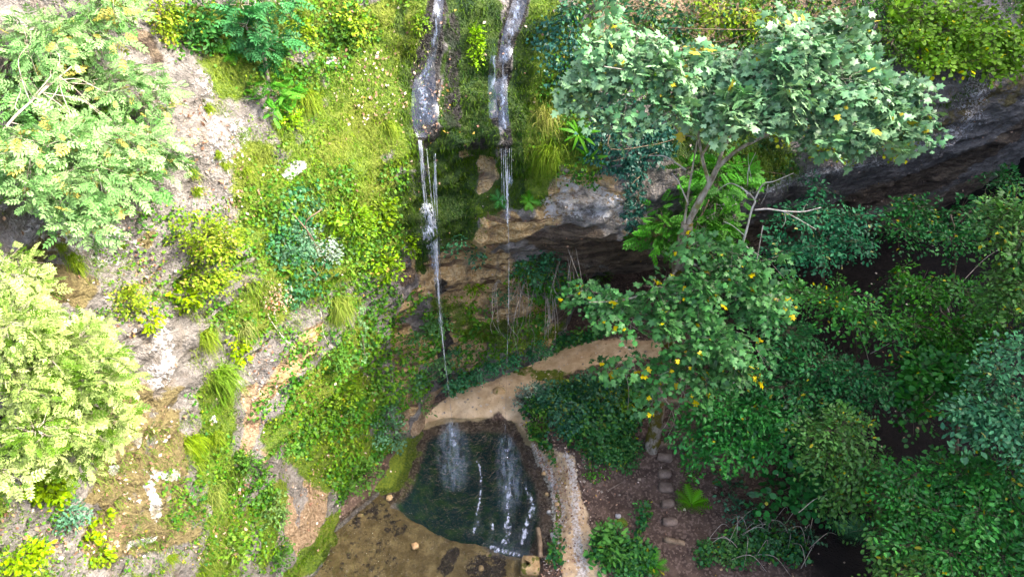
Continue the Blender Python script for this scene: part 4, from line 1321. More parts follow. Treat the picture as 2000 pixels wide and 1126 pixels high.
for i, (px, py, w) in enumerate([(1062, 925, 10), (1078, 948, 9), (1088, 985, 11), (1072, 1000, 9), (1095, 1030, 10), (1080, 1045, 12), (1068, 965, 8), (1092, 1062, 9)]):
    stone('stone', 'small stone among the pebbles on the pool bank below the track', px, py, w, w * .8, M_GREY if i % 2 else M_TAN, group='stones on the pebbly pool bank', seed=40 + i)
lg = limb('log', [at_z(1050, 1030, .12), at_z(1054, 1055, .14), at_z(1056, 1088, .1)], .07, .09, M_LOG, None, 8, .3)
tag(lg, 'short weathered log lying at the edge of the dark pool', 'log')
lg = limb('log', [hit(1185, 960, 'ground')[0] + [0, 0, .05], hit(1215, 943, 'ground')[0] + [0, 0, .06]], .025, .02, M_STEP, None, 6, .2)
tag(lg, 'thin broken branch lying on leaf litter above the track', 'branch')
# ------------------------------------------------------------------ trees
def E(px, py, t, rx, rz, n, dep=None):
    a, b = rx * t / FOC, rz * t / FOC
    return (at_t(px, py, t), (a, dep or (a * .55 + b * .3), b), n)


def before(px, py, off):
    return at_t(px, py, hit(px, py)[2] - off)


Y = 15.5
tb = hit(1272, 874, 'ground')[0]
mt = empty('maple_tree', tb)
tag(mt, 'tall maple with mossy forked trunk rooted beside the steps, pale crown spread over the cliff', 'tree')
trunk = [tb - [0, 0, .2], at_y(1278, 845, Y), at_y(1291, 770, Y), at_y(1303, 690, Y), at_y(1318, 580, Y), at_y(1330, 500, Y), at_y(1342, 436, Y)]
limb('trunk', trunk, .27, [.30, .24, .21, .19, .18, .2, .16], M_BARK, mt, 10, .25, 8)
yy = lambda *a: [at_y(p, q, Y + d) for p, q, d in a]
M_LIMB = bark_material('maple_limb', (0.16, 0.13, 0.09), (0.42, 0.38, 0.31), (0.16, 0.16, 0.05), .35)
for pts, r0, r1 in ((yy((1338, 446, 0), (1362, 400, .1), (1386, 358, .1), (1402, 325, .1)), .13, .085),
                    (yy((1402, 325, .1), (1410, 298, .2), (1425, 270, .3), (1445, 235, .3), (1460, 190, .2)), .07, .035),
                    (yy((1400, 328, .1), (1435, 297, -.1), (1480, 272, -.2), (1515, 255, -.3), (1580, 225, -.4), (1640, 190, -.4)), .08, .03),
                    (yy((1386, 360, .1), (1374, 320, .2), (1366, 280, .2), (1363, 250, .1), (1355, 180, .1)), .07, .03),
                    (yy((1370, 305, .2), (1385, 280, .4), (1402, 245, .5), (1410, 200, .5)), .05, .025),
                    (yy((1336, 440, 0), (1343, 385, -.3), (1352, 330, -.4), (1362, 275, -.5)), .05, .025),
                    (yy((1355, 200, .1), (1300, 170, -.2), (1230, 140, -.4), (1180, 130, -.6)), .04, .015),
                    (yy((1640, 190, -.4), (1700, 170, -.6), (1770, 190, -.8)), .03, .012),
                    (yy((1328, 520, 0), (1290, 560, -.7), (1220, 585, -1.2), (1150, 590, -1.4)), .06, .02),
                    (yy((1332, 500, 0), (1390, 540, -.7), (1450, 570, -1.1), (1510, 590, -1.2)), .06, .02),
                    (yy((1318, 580, 0), (1340, 640, -.8), (1390, 690, -1.2), (1430, 720, -1.2)), .05, .015)):
    limb('branch', pts, r0 * .72, r1 * .75, M_LIMB, mt, 7, .25, 7)
for pts in (yy((1364, 252, 0), (1335, 228, -.2), (1295, 224, -.3), (1262, 238, -.4)), yy((1364, 252, 0), (1410, 226, -.4), (1452, 220, -.5)),
            yy((1320, 226, -.2), (1285, 245, -.3), (1250, 262, -.3), (1232, 262, -.3)), yy((1358, 268, 0), (1335, 264, -.3), (1318, 268, -.4)),
            yy((1340, 332, -.4), (1300, 306, -.6), (1268, 304, -.7)), yy((1328, 262, -.2), (1312, 240, -.4), (1290, 205, -.5)),
            yy((1345, 400, -.4), (1325, 355, -.6), (1312, 338, -.6))):
    limb('dead_twig', pts, .022, .008, M_DEAD, mt, 5, 0, 5)
up = [E(1190, 90, 15.8, 80, 55, 42), E(1160, 170, 16, 60, 60, 36), E(1270, 130, 15.6, 100, 70, 70), E(1360, 160, 15.4, 90, 60, 62), E(1440, 120, 15.6, 90, 60, 60),
      E(1440, 190, 15, 110, 45, 60), E(1540, 120, 15, 110, 75, 90), E(1560, 200, 14.8, 100, 45, 60), E(1640, 80, 15.2, 90, 55, 60), E(1660, 160, 14.8, 110, 65, 86),
      E(1750, 180, 15, 80, 55, 60), E(1740, 240, 15, 80, 45, 46), E(1800, 235, 15, 40, 55, 22), E(1660, 240, 14.8, 70, 40, 34), E(1140, 215, 16, 40, 35, 14), E(1230, 215, 15.6, 60, 40, 24), E(1320, 210, 15.2, 60, 30, 12), E(1490, 235, 15, 60, 30, 14), E(1600, 260, 14.8, 50, 30, 14), E(1700, 280, 15, 50, 24, 14), E(1180, 40, 16, 50, 24, 12), E(1560, 50, 15.4, 80, 30, 24)]
fol, tV, tF = crown_mesh('crown', [(c, r, int(n * .95)) for c, r, n in up], 'maple', .92, shelf=(5, .5, .45))
f = obj('crown', fol, mt); tw = tag(obj('twigs', mesh_tris('twigs', tV, tF, M_TWIG), mt), kind='stuff'); tw.parent = f
low = [E(1170, 585, 18.5, 55, 26, 20), E(1230, 605, 18.2, 70, 34, 32), E(1300, 620, 18, 60, 40, 30), E(1370, 570, 17.8, 70, 60, 48), E(1450, 560, 18, 70, 70, 50), E(1500, 600, 18.2, 50, 60, 30),
       E(1370, 650, 18, 80, 50, 46), E(1440, 680, 18, 80, 60, 50), E(1330, 720, 18.5, 50, 40, 20), E(1220, 690, 19, 60, 40, 14), E(1280, 770, 19.5, 30, 60, 7), E(1380, 740, 18.3, 40, 40, 18), E(1410, 500, 18, 60, 40, 26), E(1360, 470, 17.6, 40, 40, 14), E(1300, 560, 17.8, 40, 30, 12), E(1500, 520, 18, 40, 40, 14), E(1140, 570, 18.6, 30, 20, 6)]
fol, tV, tF = crown_mesh('lower_crown', low, 'maple_low', .88, shelf=(5, .5, .45))
f = obj('lower_crown', fol, mt); tw = tag(obj('twigs', mesh_tris('twigs', tV, tF, M_TWIG), mt), kind='stuff'); tw.parent = f

# leafy sprouts round the fork of the maple
o = empty('ash_sapling', hit(1330, 560)[0]); tag(o, 'bright green feathery-leaved sapling growing behind the fork of the maple trunk', 'sapling')
fol, tV, tF = crown_mesh('crown', [E(1400, 375, 20, 60, 70, 34), E(1300, 450, 20, 45, 50, 26), E(1390, 450, 20, 55, 45, 26), E(1440, 330, 20, 30, 30, 8), E(1340, 330, 20, 20, 20, 4)], 'feather', 1.0)
f = obj('crown', fol, o); tw = tag(obj('twigs', mesh_tris('twigs', tV, tF, M_STEM), o), kind='stuff'); tw.parent = f
limb('trunk', [hit(1330, 560)[0], at_t(1345, 480, 20.3), at_t(1385, 390, 20)], .07, .02, M_STEM, o)

# dead branches: pale forked boughs hanging under the crown
db = empty('dead_branch', at_y(1420, 570, 15.2)); tag(db, 'pale bare forked branch reaching across the dark cliff shadow', 'branch')
Yd = 15.1
zz = lambda *a: [at_y(p, q, Yd) for p, q in a]
for pts, r in ((zz((1420, 570), (1438, 510), (1455, 460), (1468, 410), (1474, 390), (1448, 366)), .04), (zz((1474, 410), (1500, 408), (1530, 412), (1570, 413), (1604, 405)), .026), (zz((1474, 390), (1490, 360), (1512, 354), (1550, 338)), .022),
               (zz((1530, 412), (1560, 428), (1594, 448)), .014), (zz((1532, 412), (1534, 430), (1528, 444)), .012), (zz((1568, 413), (1572, 402), (1578, 400)), .008), (zz((1455, 460), (1430, 440), (1412, 432)), .012), (zz((1448, 366), (1425, 358), (1400, 372)), .014),
               (zz((1450, 475), (1470, 490), (1486, 500)), .01), (zz((1500, 360), (1496, 380), (1485, 400)), .01), (zz((1460, 362), (1462, 330), (1476, 298)), .012), (zz((1468, 352), (1462, 320), (1461, 300)), .008)):
    limb('bough' if r > .02 else 'twig', pts, r, r * .45, M_DEAD, db, 6, .1, 6)
ds = empty('bare_shoots', at_y(1340, 880, 14.6)); tag(ds, 'thin pale bare shoots hanging in front of the maple trunk', 'branch')
Yd = 14.6
for pts in (zz((1352, 570), (1350, 640), (1345, 700), (1340, 760)), zz((1346, 560), (1347, 660), (1338, 740), (1318, 820), (1300, 860)), zz((1335, 700), (1330, 740), (1342, 790)), zz((1296, 775), (1312, 800), (1318, 840), (1298, 868)), zz((1312, 800), (1300, 830), (1278, 855)),
            zz((1490, 440), (1470, 560), (1465, 640)), zz((1280, 540), (1270, 600), (1290, 640)), zz((1220, 720), (1228, 760), (1226, 800)), zz((1150, 590), (1240, 640), (1330, 700))):
    limb('shoot', pts, .014, .007, M_TWIG, ds, 5, 0, 6)

# ash trees in the sun at the side
rb = hit(-90, 420)[0]
tree('ash_tree', 'sunlit ash with feathery pale green leaves leaning from the grey rock at the top corner', rb,
     [before(-40, 340, .6), before(10, 250, 1.0), before(70, 190, 1.2), before(140, 130, 1.3)], .035,
     [(before(60, 60, 1.0), (.9, .7, .5), 42), (before(160, 60, .9), (.8, .7, .5), 40), (before(60, 300, 1.6), (.7, .6, .55), 44), (before(150, 250, 1.5), (.9, .7, .5), 50), (before(150, 350, 1.7), (.8, .7, .6), 56), (before(90, 290, 1.5), (.8, .6, .6), 40), (before(250, 260, 1.2), (.7, .6, .5), 40), (before(290, 190, .9), (.55, .5, .35), 22), (before(230, 150, .9), (.6, .5, .4), 26), (before(310, 300, 1.2), (.45, .5, .35), 20), (before(170, 410, 1.6), (.5, .5, .3), 24), (before(40, 160, .8), (.6, .5, .4), 16), (before(200, 10, .8), (.7, .5, .4), 26), (before(240, 350, 1.3), (.4, .4, .35), 16)],
     'ash', bark=M_TWIG, scale=.8, shelf=(4, .5, .55))
rb = hit(-120, 980)[0]
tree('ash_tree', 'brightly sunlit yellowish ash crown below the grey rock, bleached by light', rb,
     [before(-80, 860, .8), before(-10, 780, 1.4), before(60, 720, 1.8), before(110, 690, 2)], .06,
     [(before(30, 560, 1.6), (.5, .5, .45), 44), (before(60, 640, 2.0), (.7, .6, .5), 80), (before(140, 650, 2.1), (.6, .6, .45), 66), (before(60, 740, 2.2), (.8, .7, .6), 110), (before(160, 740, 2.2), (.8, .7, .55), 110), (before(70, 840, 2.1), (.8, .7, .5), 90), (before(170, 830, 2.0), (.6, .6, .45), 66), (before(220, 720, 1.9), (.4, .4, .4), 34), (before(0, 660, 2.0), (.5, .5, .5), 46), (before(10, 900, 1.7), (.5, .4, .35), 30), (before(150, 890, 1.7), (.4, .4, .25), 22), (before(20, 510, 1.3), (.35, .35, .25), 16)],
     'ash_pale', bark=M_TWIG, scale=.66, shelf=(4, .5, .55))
# small ash sapling with a pale stem above the slope
rb = hit(522, 152)[0]
o = tree('ash_sapling', 'slender dark green ash sapling with pale straight stem on the grassy slope', rb, [before(512, 90, .4), before(500, 20, .5), before(490, -60, .6)], .05,
         [(before(480, 55, .6), (.4, .35, .25), 9), (before(530, 70, .6), (.35, .3, .25), 8), (before(500, 90, .55), (.5, .3, .15), 8), (before(470, 10, .7), (.5, .4, .3), 12), (before(540, 5, .7), (.35, .3, .25), 7)], 'ash_dark', cat='sapling', bark=M_TWIG, scale=.85)

# the wood below the overhang
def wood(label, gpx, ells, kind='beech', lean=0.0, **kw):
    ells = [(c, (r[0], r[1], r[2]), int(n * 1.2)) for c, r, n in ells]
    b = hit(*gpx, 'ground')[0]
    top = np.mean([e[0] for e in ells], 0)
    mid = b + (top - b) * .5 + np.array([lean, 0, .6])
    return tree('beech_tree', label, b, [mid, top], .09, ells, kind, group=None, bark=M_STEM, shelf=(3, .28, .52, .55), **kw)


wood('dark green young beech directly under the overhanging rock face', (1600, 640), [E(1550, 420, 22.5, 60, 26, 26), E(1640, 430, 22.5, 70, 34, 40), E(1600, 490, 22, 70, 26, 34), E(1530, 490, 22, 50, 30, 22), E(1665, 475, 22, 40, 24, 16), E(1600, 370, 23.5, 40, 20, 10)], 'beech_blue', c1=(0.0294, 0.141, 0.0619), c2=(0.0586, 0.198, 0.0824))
wood('layered beech with a pale leafy shelf pointing into the dark gap', (1660, 780), [E(1560, 570, 21, 60, 36, 34), E(1640, 580, 20.5, 80, 22, 36), E(1700, 610, 20.3, 60, 20, 26), E(1740, 640, 20.2, 40, 20, 18)], 'beech_light', c1=(0.044, 0.17, 0.0412), c2=(0.088, 0.234, 0.0515))
wood('broad beech filling the middle of the wood, right of the yellow-flecked maple', (1600, 860), [E(1540, 650, 20.5, 60, 50, 50), E(1590, 700, 20.3, 80, 50, 60), E(1660, 740, 20, 80, 50, 60), E(1560, 760, 20.2, 80, 40, 50), E(1640, 800, 20, 60, 30, 30), E(1480, 740, 20.4, 50, 40, 28), E(1740, 760, 19.6, 50, 30, 22)])
wood('low spreading beech reaching over the top of the stone steps', (1450, 930), [E(1400, 790, 20.5, 70, 46, 48), E(1360, 830, 20.8, 50, 26, 22), E(1470, 800, 20.3, 70, 50, 50), E(1430, 860, 20.2, 70, 36, 40), E(1500, 860, 20, 50, 40, 28), E(1390, 890, 20.6, 30, 26, 12), E(1550, 820, 20, 40, 40, 20)], size=.135, c1=(0.0342, 0.155, 0.0412), c2=(0.0635, 0.212, 0.0515))
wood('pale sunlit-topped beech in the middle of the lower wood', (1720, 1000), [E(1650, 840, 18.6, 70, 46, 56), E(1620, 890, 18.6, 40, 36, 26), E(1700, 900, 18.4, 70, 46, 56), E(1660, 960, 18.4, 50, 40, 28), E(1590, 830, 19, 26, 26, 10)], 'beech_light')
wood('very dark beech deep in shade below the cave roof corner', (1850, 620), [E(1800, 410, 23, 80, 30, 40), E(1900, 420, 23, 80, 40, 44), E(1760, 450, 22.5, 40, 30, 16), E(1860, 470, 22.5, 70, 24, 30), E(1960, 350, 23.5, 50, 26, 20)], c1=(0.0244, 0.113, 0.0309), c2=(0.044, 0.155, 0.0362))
wood('open-layered beech crossed by bare twigs beside the dark gap', (1880, 760), [E(1800, 560, 20.5, 70, 26, 34), E(1880, 570, 20.2, 70, 34, 40), E(1790, 640, 20, 50, 26, 24), E(1860, 650, 20, 80, 36, 46), E(1930, 640, 19.6, 50, 40, 30), E(1760, 530, 21, 30, 16, 8)], c1=(0.0342, 0.141, 0.0258), c2=(0.0683, 0.191, 0.0309))
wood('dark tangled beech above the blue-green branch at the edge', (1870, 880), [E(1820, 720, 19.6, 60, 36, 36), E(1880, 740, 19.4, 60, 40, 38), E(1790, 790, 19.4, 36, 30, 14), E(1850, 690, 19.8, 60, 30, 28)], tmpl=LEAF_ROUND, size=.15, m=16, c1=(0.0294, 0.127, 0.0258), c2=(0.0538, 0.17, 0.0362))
wood('light green beech branches entering the picture under the cliff at the edge', (1999, 760), [E(1975, 410, 17, 50, 30, 34), E(1995, 470, 17, 50, 40, 40), E(1985, 560, 17, 50, 36, 34), E(2030, 520, 17, 50, 60, 40), E(1960, 600, 17.5, 30, 20, 10)], 'beech_light')
wood('blue-green glossy branch hanging low at the edge of the wood', (1999, 960), [E(1950, 740, 16, 50, 22, 24), E(1990, 690, 16, 40, 20, 16), E(1920, 800, 16, 50, 26, 28), E(1980, 800, 15.6, 50, 40, 40), E(1990, 850, 15.6, 50, 30, 30), E(1920, 850, 16, 40, 20, 16)], 'beech_blue')
wood('large dense beech crown filling the bottom corner', (1960, 1110), [E(1790, 930, 17, 70, 36, 46), E(1870, 920, 16.8, 70, 46, 52), E(1960, 920, 16.4, 60, 40, 40), E(1820, 1000, 16.6, 80, 46, 62), E(1920, 1000, 16.2, 80, 50, 66), E(1990, 1010, 16, 50, 50, 40), E(1860, 1080, 16, 80, 46, 62), E(1960, 1090, 15.8, 80, 46, 60), E(1780, 1060, 16.4, 50, 36, 30), E(1750, 980, 17, 40, 26, 18)], c1=(0.0342, 0.149, 0.0362), c2=(0.0732, 0.212, 0.0515))
wood('yellowish beech spray at the bottom, in front of the dark ground', (1760, 1120), [E(1770, 1090, 16.6, 40, 30, 22), E(1720, 1030, 17.2, 40, 24, 16), E(1800, 1120, 16, 50, 24, 22)], 'beech_light')
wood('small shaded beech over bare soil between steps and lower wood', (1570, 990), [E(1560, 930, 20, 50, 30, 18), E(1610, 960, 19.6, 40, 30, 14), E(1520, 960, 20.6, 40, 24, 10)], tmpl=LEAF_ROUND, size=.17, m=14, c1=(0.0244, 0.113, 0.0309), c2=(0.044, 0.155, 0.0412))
wood('beech crown just beyond the edge of the wood, above the glossy branch', (2150, 800), [E(2090, 600, 17.5, 70, 50, 50), E(2130, 700, 17, 70, 50, 50), E(2080, 480, 18.5, 60, 50, 40), E(2180, 560, 18, 70, 60, 50)])
wood('beech crown just beyond the bottom corner', (2150, 1150), [E(2090, 940, 15.5, 80, 60, 50), E(2100, 1060, 15, 80, 60, 50), E(2180, 850, 16, 80, 60, 50)])
wood('beech crown hanging just below the picture edge at the corner', (1900, 1230), [E(1850, 1190, 15.5, 90, 46, 50), E(1960, 1190, 15, 90, 46, 50), E(1740, 1180, 16, 60, 40, 30), E(2080, 1190, 14.6, 90, 60, 50)], 'beech_light')
ws = empty('bare_shoots', at_t(1800, 700, 20.5)); tag(ws, 'thin pale bare twigs crossing the shaded wood', 'branch')
for pts in ([(1700, 690), (1760, 660), (1830, 640), (1890, 612)], [(1670, 622), (1690, 680), (1700, 720)], [(1850, 600), (1870, 650), (1900, 690)], [(1780, 780), (1820, 740), (1870, 720)], [(1870, 560), (1930, 500), (1990, 470)], [(1640, 960), (1680, 950), (1710, 925)], [(1880, 1080), (1930, 1040), (1980, 1030)], [(1560, 1000), (1600, 970), (1660, 960)]):
    limb('shoot', [at_t(x, y, hit(x, y)[2] * .3 + 19.6 * .7 - (y - 600) * .004) for x, y in pts], .013, .006, M_TWIG, ws, 4, 0, 5)
# shrubs hanging from the upper rim
def rim(label, gpx, ells, kind, name='hazel_shrub', **kw):
    b = hit(*gpx, 'cliff')[0]
    return tree(name, label, b, [b + (np.mean([e[0] for e in ells], 0) - b) * .6 + [0, 0, .2], np.mean([e[0] for e in ells], 0)], .05, ells, kind, cat='shrub', shelf=(3, .5, .6), **kw)


EB = lambda px, py, off, rx, rz, n: E(px, py, hit(px, py, 'cliff')[2] - off, rx, rz, n)
rim('bright green hazel overhanging the rock face at the top corner', (1860, 60), [EB(1800, 50, .9, 70, 40, 50), EB(1870, 60, 1, 70, 45, 56), EB(1930, 80, 1.1, 60, 40, 44), EB(1900, 110, 1.2, 70, 26, 40), EB(1970, 110, 1.2, 40, 24, 22), EB(1830, 110, 1, 40, 26, 18), EB(1770, 20, .8, 50, 26, 22), EB(1860, 20, .8, 60, 30, 40), EB(1920, 40, .9, 50, 30, 36), EB(1980, 80, 1.1, 40, 30, 30), EB(1800, 90, .9, 50, 30, 30)], 'hazel', scale=1.15)
rim('yellow-green round-leaved shrub drooping below the maple crown over grey rock', (1640, 220), [EB(1570, 240, 1, 50, 50, 34), EB(1630, 290, 1.2, 50, 30, 26), EB(1690, 250, 1.2, 60, 40, 38), EB(1750, 270, 1.3, 50, 30, 26), EB(1640, 220, .9, 50, 30, 22)], 'hazel', c1=(.16, .22, .02), c2=(.27, .3, .035), scale=.9)
rim('yellowish bush along the top edge above the maple crown', (1440, 20), [EB(1400, 20, .6, 50, 24, 20), EB(1450, 40, .6, 50, 20, 18), EB(1510, 40, .6, 40, 16, 12), EB(1380, -10, .6, 60, 20, 16)], 'yellow', scale=1.3)
rim('dark green bush above the maple beside the mossy strip', (1150, 20), [EB(1120, 10, .5, 30, 20, 12), EB(1180, 10, .5, 40, 24, 18), EB(1260, 10, .6, 50, 26, 20), EB(1320, 30, .6, 40, 26, 14)], 'dark', scale=1.2)
rim('dark leafy bush under the hazel at the top of the rock', (1740, 90), [EB(1720, 70, .6, 40, 36, 20), EB(1760, 110, .7, 40, 26, 16)], 'green', scale=1.1)
# ------------------------------------------------------------------ bushes and small plants on the cliff
B_ = bush
B_('bush', 'large yellow-green bush in the middle of the grey sunlit slope', 400, 470, 150, 90, 'yellow', 120, scale=1.0)
B_('bush', 'yellow-green bush just below the largest one, above bare grey rock', 395, 550, 120, 80, 'yellow', 90, scale=1.0)
B_('bush', 'small yellow-green plant with big leaves at the foot of the yellow bushes', 362, 578, 50, 36, 'yellow_big', 14)
B_('bush', 'yellowish shrub with brown twigs beside the bleached ash crown', 235, 590, 90, 60, 'yellow', 40, scale=.9)
B_('bush', 'small bright yellow-green sprig on red-brown litter', 290, 625, 34, 44, 'yellow_big', 12, scale=.8)
B_('bush', 'upright yellow-green plant on the pale ledge above the earth gully', 463, 680, 40, 64, 'yellow_big', 24, scale=.8)
B_('bush', 'yellow-green leafy shrub below the bleached ash, on brown rock', 95, 945, 70, 80, 'yellow_big', 46)
B_('bush', 'yellow-green shrub at the bottom corner of the rocky slope', 40, 1085, 100, 60, 'yellow_big', 46, scale=.9)
B_('bush', 'small yellow sprig on a white-flecked rock ledge near the bottom', 198, 1010, 26, 30, 'yellow_big', 8, scale=.9)
B_('bush', 'bright round yellow-green plant on bare brown soil near the bottom', 175, 1062, 26, 20, 'yellow_big', 8, scale=.8)
B_('bush', 'yellow-green small shrub near the bottom beside bare rock', 196, 1080, 40, 36, 'yellow_big', 12, scale=.8)
B_('bush', 'blue-green low bush on the rock at the bottom corner', 120, 1005, 70, 50, 'dark', 22, c1=(.06, .15, .09), c2=(.1, .2, .12))
B_('bush', 'yellow-green bush at the top beside the bare brown rock', 310, 30, 60, 80, 'yellow', 44, scale=1.1)
B_('bush', 'dark broad-leaved bush at the top left of the ash sapling', 375, 45, 70, 80, 'green', 34, scale=1.5, c1=(.035, .12, .03), c2=(.06, .16, .045))
B_('bush', 'small broad-leaved green plant on the bare rock below the dark bush', 345, 85, 34, 34, 'green', 10, scale=1.3)
B_('bush', 'bright green bush with feathery leaves below the sapling stem', 530, 195, 90, 80, 'feather', 20, scale=.7)
B_('bush', 'fresh light green bush at the foot of the feathery bush', 555, 225, 60, 44, 'yellow', 22, c1=(.12, .24, .02), c2=(.18, .3, .03))
B_('bush', 'yellow-green bush beside the sapling crown on the mossy slope', 585, 60, 50, 44, 'yellow', 22, scale=1.1)
B_('bush', 'yellow-green bush near the top edge above the mossy slope', 690, 40, 60, 70, 'yellow', 34, scale=1.1)
B_('bush', 'grey-green bush in the grass right of the ash sapling', 665, 60, 40, 70, 'green', 22)
B_('bush', 'small green bush by the head of the wide stream', 820, 35, 24, 40, 'green', 12, scale=.8, c1=(.1, .2, .02), c2=(.16, .26, .03))
B_('moss_cushion', 'vivid green hanging moss cushion between the two streams', 930, 90, 28, 96, 'moss', 60, cat='moss', stems=0, lift=.3)
B_('bush', 'blue-green creeping bush in the middle of the slope, above draped grass', 560, 480, 100, 80, 'grey', 50, c1=(.07, .16, .09), c2=(.13, .23, .14))
B_('bush', 'silvery-green bush beside the creeping bush on the slope', 630, 470, 60, 80, 'grey', 34)
B_('bush', 'reddish-brown dry shrub in the middle of the slope', 525, 570, 60, 50, 'reddish', 22, stems=5)
B_('bush', 'dense green bush on the slope right of the silvery bush', 690, 430, 90, 80, 'green', 50, c1=(.08, .17, .02), c2=(.15, .24, .035))
B_('bush', 'light green bush on the mossy slope below the water lip', 740, 400, 60, 60, 'green', 30, c1=(.1, .19, .02), c2=(.18, .26, .03))
B_('bush', 'lime-green bush at the edge of the moss below the water bulge', 745, 510, 60, 70, 'yellow', 40, c1=(.13, .26, .015), c2=(.2, .32, .03))
B_('bush', 'lime-green small bush right of the lime bush beside tan rock', 790, 470, 40, 50, 'yellow', 20, c1=(.12, .25, .015), c2=(.19, .3, .03))
B_('bush', 'leafy green bush at the top of the mossy hollow', 640, 690, 70, 40, 'green', 24)
B_('bush', 'light green bush in the centre of the mossy hollow', 660, 765, 80, 60, 'green', 34, c1=(.1, .2, .025), c2=(.18, .28, .05))
B_('bush', 'pale blue-green bush at the edge of the mossy hollow', 750, 830, 60, 110, 'grey', 46, c1=(.07, .18, .09), c2=(.15, .27, .15), scale=1.2)
B_('bush', 'green bush at the bottom of the mossy hollow above the pool rim', 690, 920, 90, 70, 'green', 44)
B_('bush', 'green leafy bush on the narrow ledge beside the earth gully', 545, 870, 44, 36, 'green', 16)
B_('bush', 'green leafy shrub on the rib between the earth patch and rocky slope', 490, 900, 40, 60, 'green', 22, scale=.9)
B_('bush', 'grey-green bush low on the rib left of the bare earth', 525, 985, 60, 70, 'grey', 30, c1=(.1, .2, .06), c2=(.18, .27, .1))
B_('bush', 'green bush at the bottom of the rib beside the pool rim', 540, 1075, 40, 60, 'green', 20)
B_('bush', 'green plants low on the slope near the bottom edge', 450, 1080, 70, 60, 'green', 26, c1=(.09, .18, .03), c2=(.15, .24, .05))
B_('bush', 'small blue-green plant beside the foot of the water bulge', 885, 470, 40, 30, 'dark', 12, c1=(.05, .16, .07), c2=(.08, .2, .09))
B_('bush', 'small dark plant under the tan lip beside the narrow fall', 935, 490, 26, 40, 'dark', 10)
B_('bush', 'yellow-green leafy plant on the ochre ledge below the narrow fall', 928, 556, 50, 30, 'yellow_big', 14, scale=.7, c1=(.1, .2, .02), c2=(.18, .28, .03))
B_('bush', 'small yellow-green plant left of the ledge plant, on ochre rock', 898, 590, 34, 24, 'yellow_big', 9, scale=.6, c1=(.1, .2, .02), c2=(.18, .28, .03))
B_('bush', 'green bush clinging to the rock where the lower fall passes', 855, 625, 40, 50, 'green', 18, c1=(.06, .15, .05), c2=(.1, .2, .08))
B_('bush', 'green plant on the ochre rock left of the lower fall', 815, 645, 44, 34, 'green', 16, c1=(.06, .15, .05), c2=(.1, .2, .08))
B_('bush', 'green plant at the foot of the fall above the path end', 855, 705, 50, 50, 'green', 20, c1=(.06, .15, .05), c2=(.12, .22, .09))
B_('bush', 'light green plant hanging beside the path end near the pool', 825, 790, 24, 36, 'green', 8, c1=(.1, .22, .06), c2=(.16, .28, .1), scale=1.2)
B_('bush', 'dark green bush at the top of the hanging root tangle', 1040, 520, 90, 60, 'dark', 40, c1=(.03, .11, .05), c2=(.06, .15, .07))
B_('bush', 'feathery green plant hanging beside the root tangle', 1060, 560, 50, 60, 'feather', 10, scale=.5)
B_('bush', 'grey-green plant on the ledge left of the root tangle', 985, 570, 70, 50, 'grey', 26, c1=(.07, .17, .07), c2=(.13, .23, .11))
B_('bush', 'moss-green plant under the root tangle beside the path', 945, 650, 60, 50, 'green', 24, c1=(.05, .13, .02), c2=(.1, .17, .03))
B_('bush', 'dark round shrub standing before the black cave mouth', 1172, 545, 34, 50, 'dark', 22, c1=(.05, .10, .02), c2=(.09, .14, .03))
B_('bush', 'dark green leaves at the cave foot beside the maple branch', 1140, 560, 50, 40, 'dark', 18, scale=1.3)
# low growth along the path
for i, (px, py, w, h, lab) in enumerate([(880, 735, 50, 34, 'at the pool end of the path border'), (930, 716, 60, 28, 'in the path border below the wet rock'), (985, 694, 60, 26, 'in the middle of the path border'), (1040, 678, 60, 24, 'in the path border below the root tangle'), (1095, 662, 50, 20, 'at the cave end of the path border')]):
    B_('bush', 'low blue-green bush ' + lab, px, py, w * 1.2, h * 1.1, 'dark', 44, c1=(.04, .15, .065), c2=(.085, .22, .10))
# the leafy mound between path and steps
for px, py, w, h, k, n, lab, kw in [(1042, 785, 50, 54, 'grey', 30, 'grey-leaved bush at the bend of the path', {}), (1090, 785, 70, 56, 'dark', 36, 'blue-green bush on the mound right of the grey-leaved bush', dict(c1=(.04, .13, .075), c2=(.08, .18, .1))),
                                (1150, 768, 60, 44, 'dark', 30, 'dark green bush at the top of the mound beside the path', {}), (1120, 830, 70, 60, 'dark', 36, 'dark blue-green bush on the near side of the mound', dict(c1=(.03, .1, .055), c2=(.06, .14, .08))),
                                (1180, 790, 70, 70, 'dark', 36, 'dark bush in the middle of the mound', {}), (1220, 800, 60, 60, 'green', 30, 'yellow-dotted green bush beside the maple trunk', dict(odd=(.5, .45, .04), p_odd=.1, c1=(.06, .13, .02), c2=(.1, .17, .03))),
                                (1170, 870, 70, 60, 'dark', 34, 'green bush low on the mound above the gravel track', dict(c1=(.03, .11, .035), c2=(.06, .16, .05))), (1215, 895, 60, 60, 'green', 28, 'leafy green bush at the foot of the maple trunk', dict(c1=(.04, .13, .04), c2=(.08, .18, .06))),
                                (1060, 830, 40, 40, 'green', 16, 'small green bush on the grassy side of the mound', {}), (1235, 765, 50, 40, 'dark', 20, 'dark bush behind the maple trunk by the path', {})]:
    B_('bush', lab, px, py, w * 1.25, h * 1.25, k, int(n * 1.9), which='ground', scale=1.15, **kw)
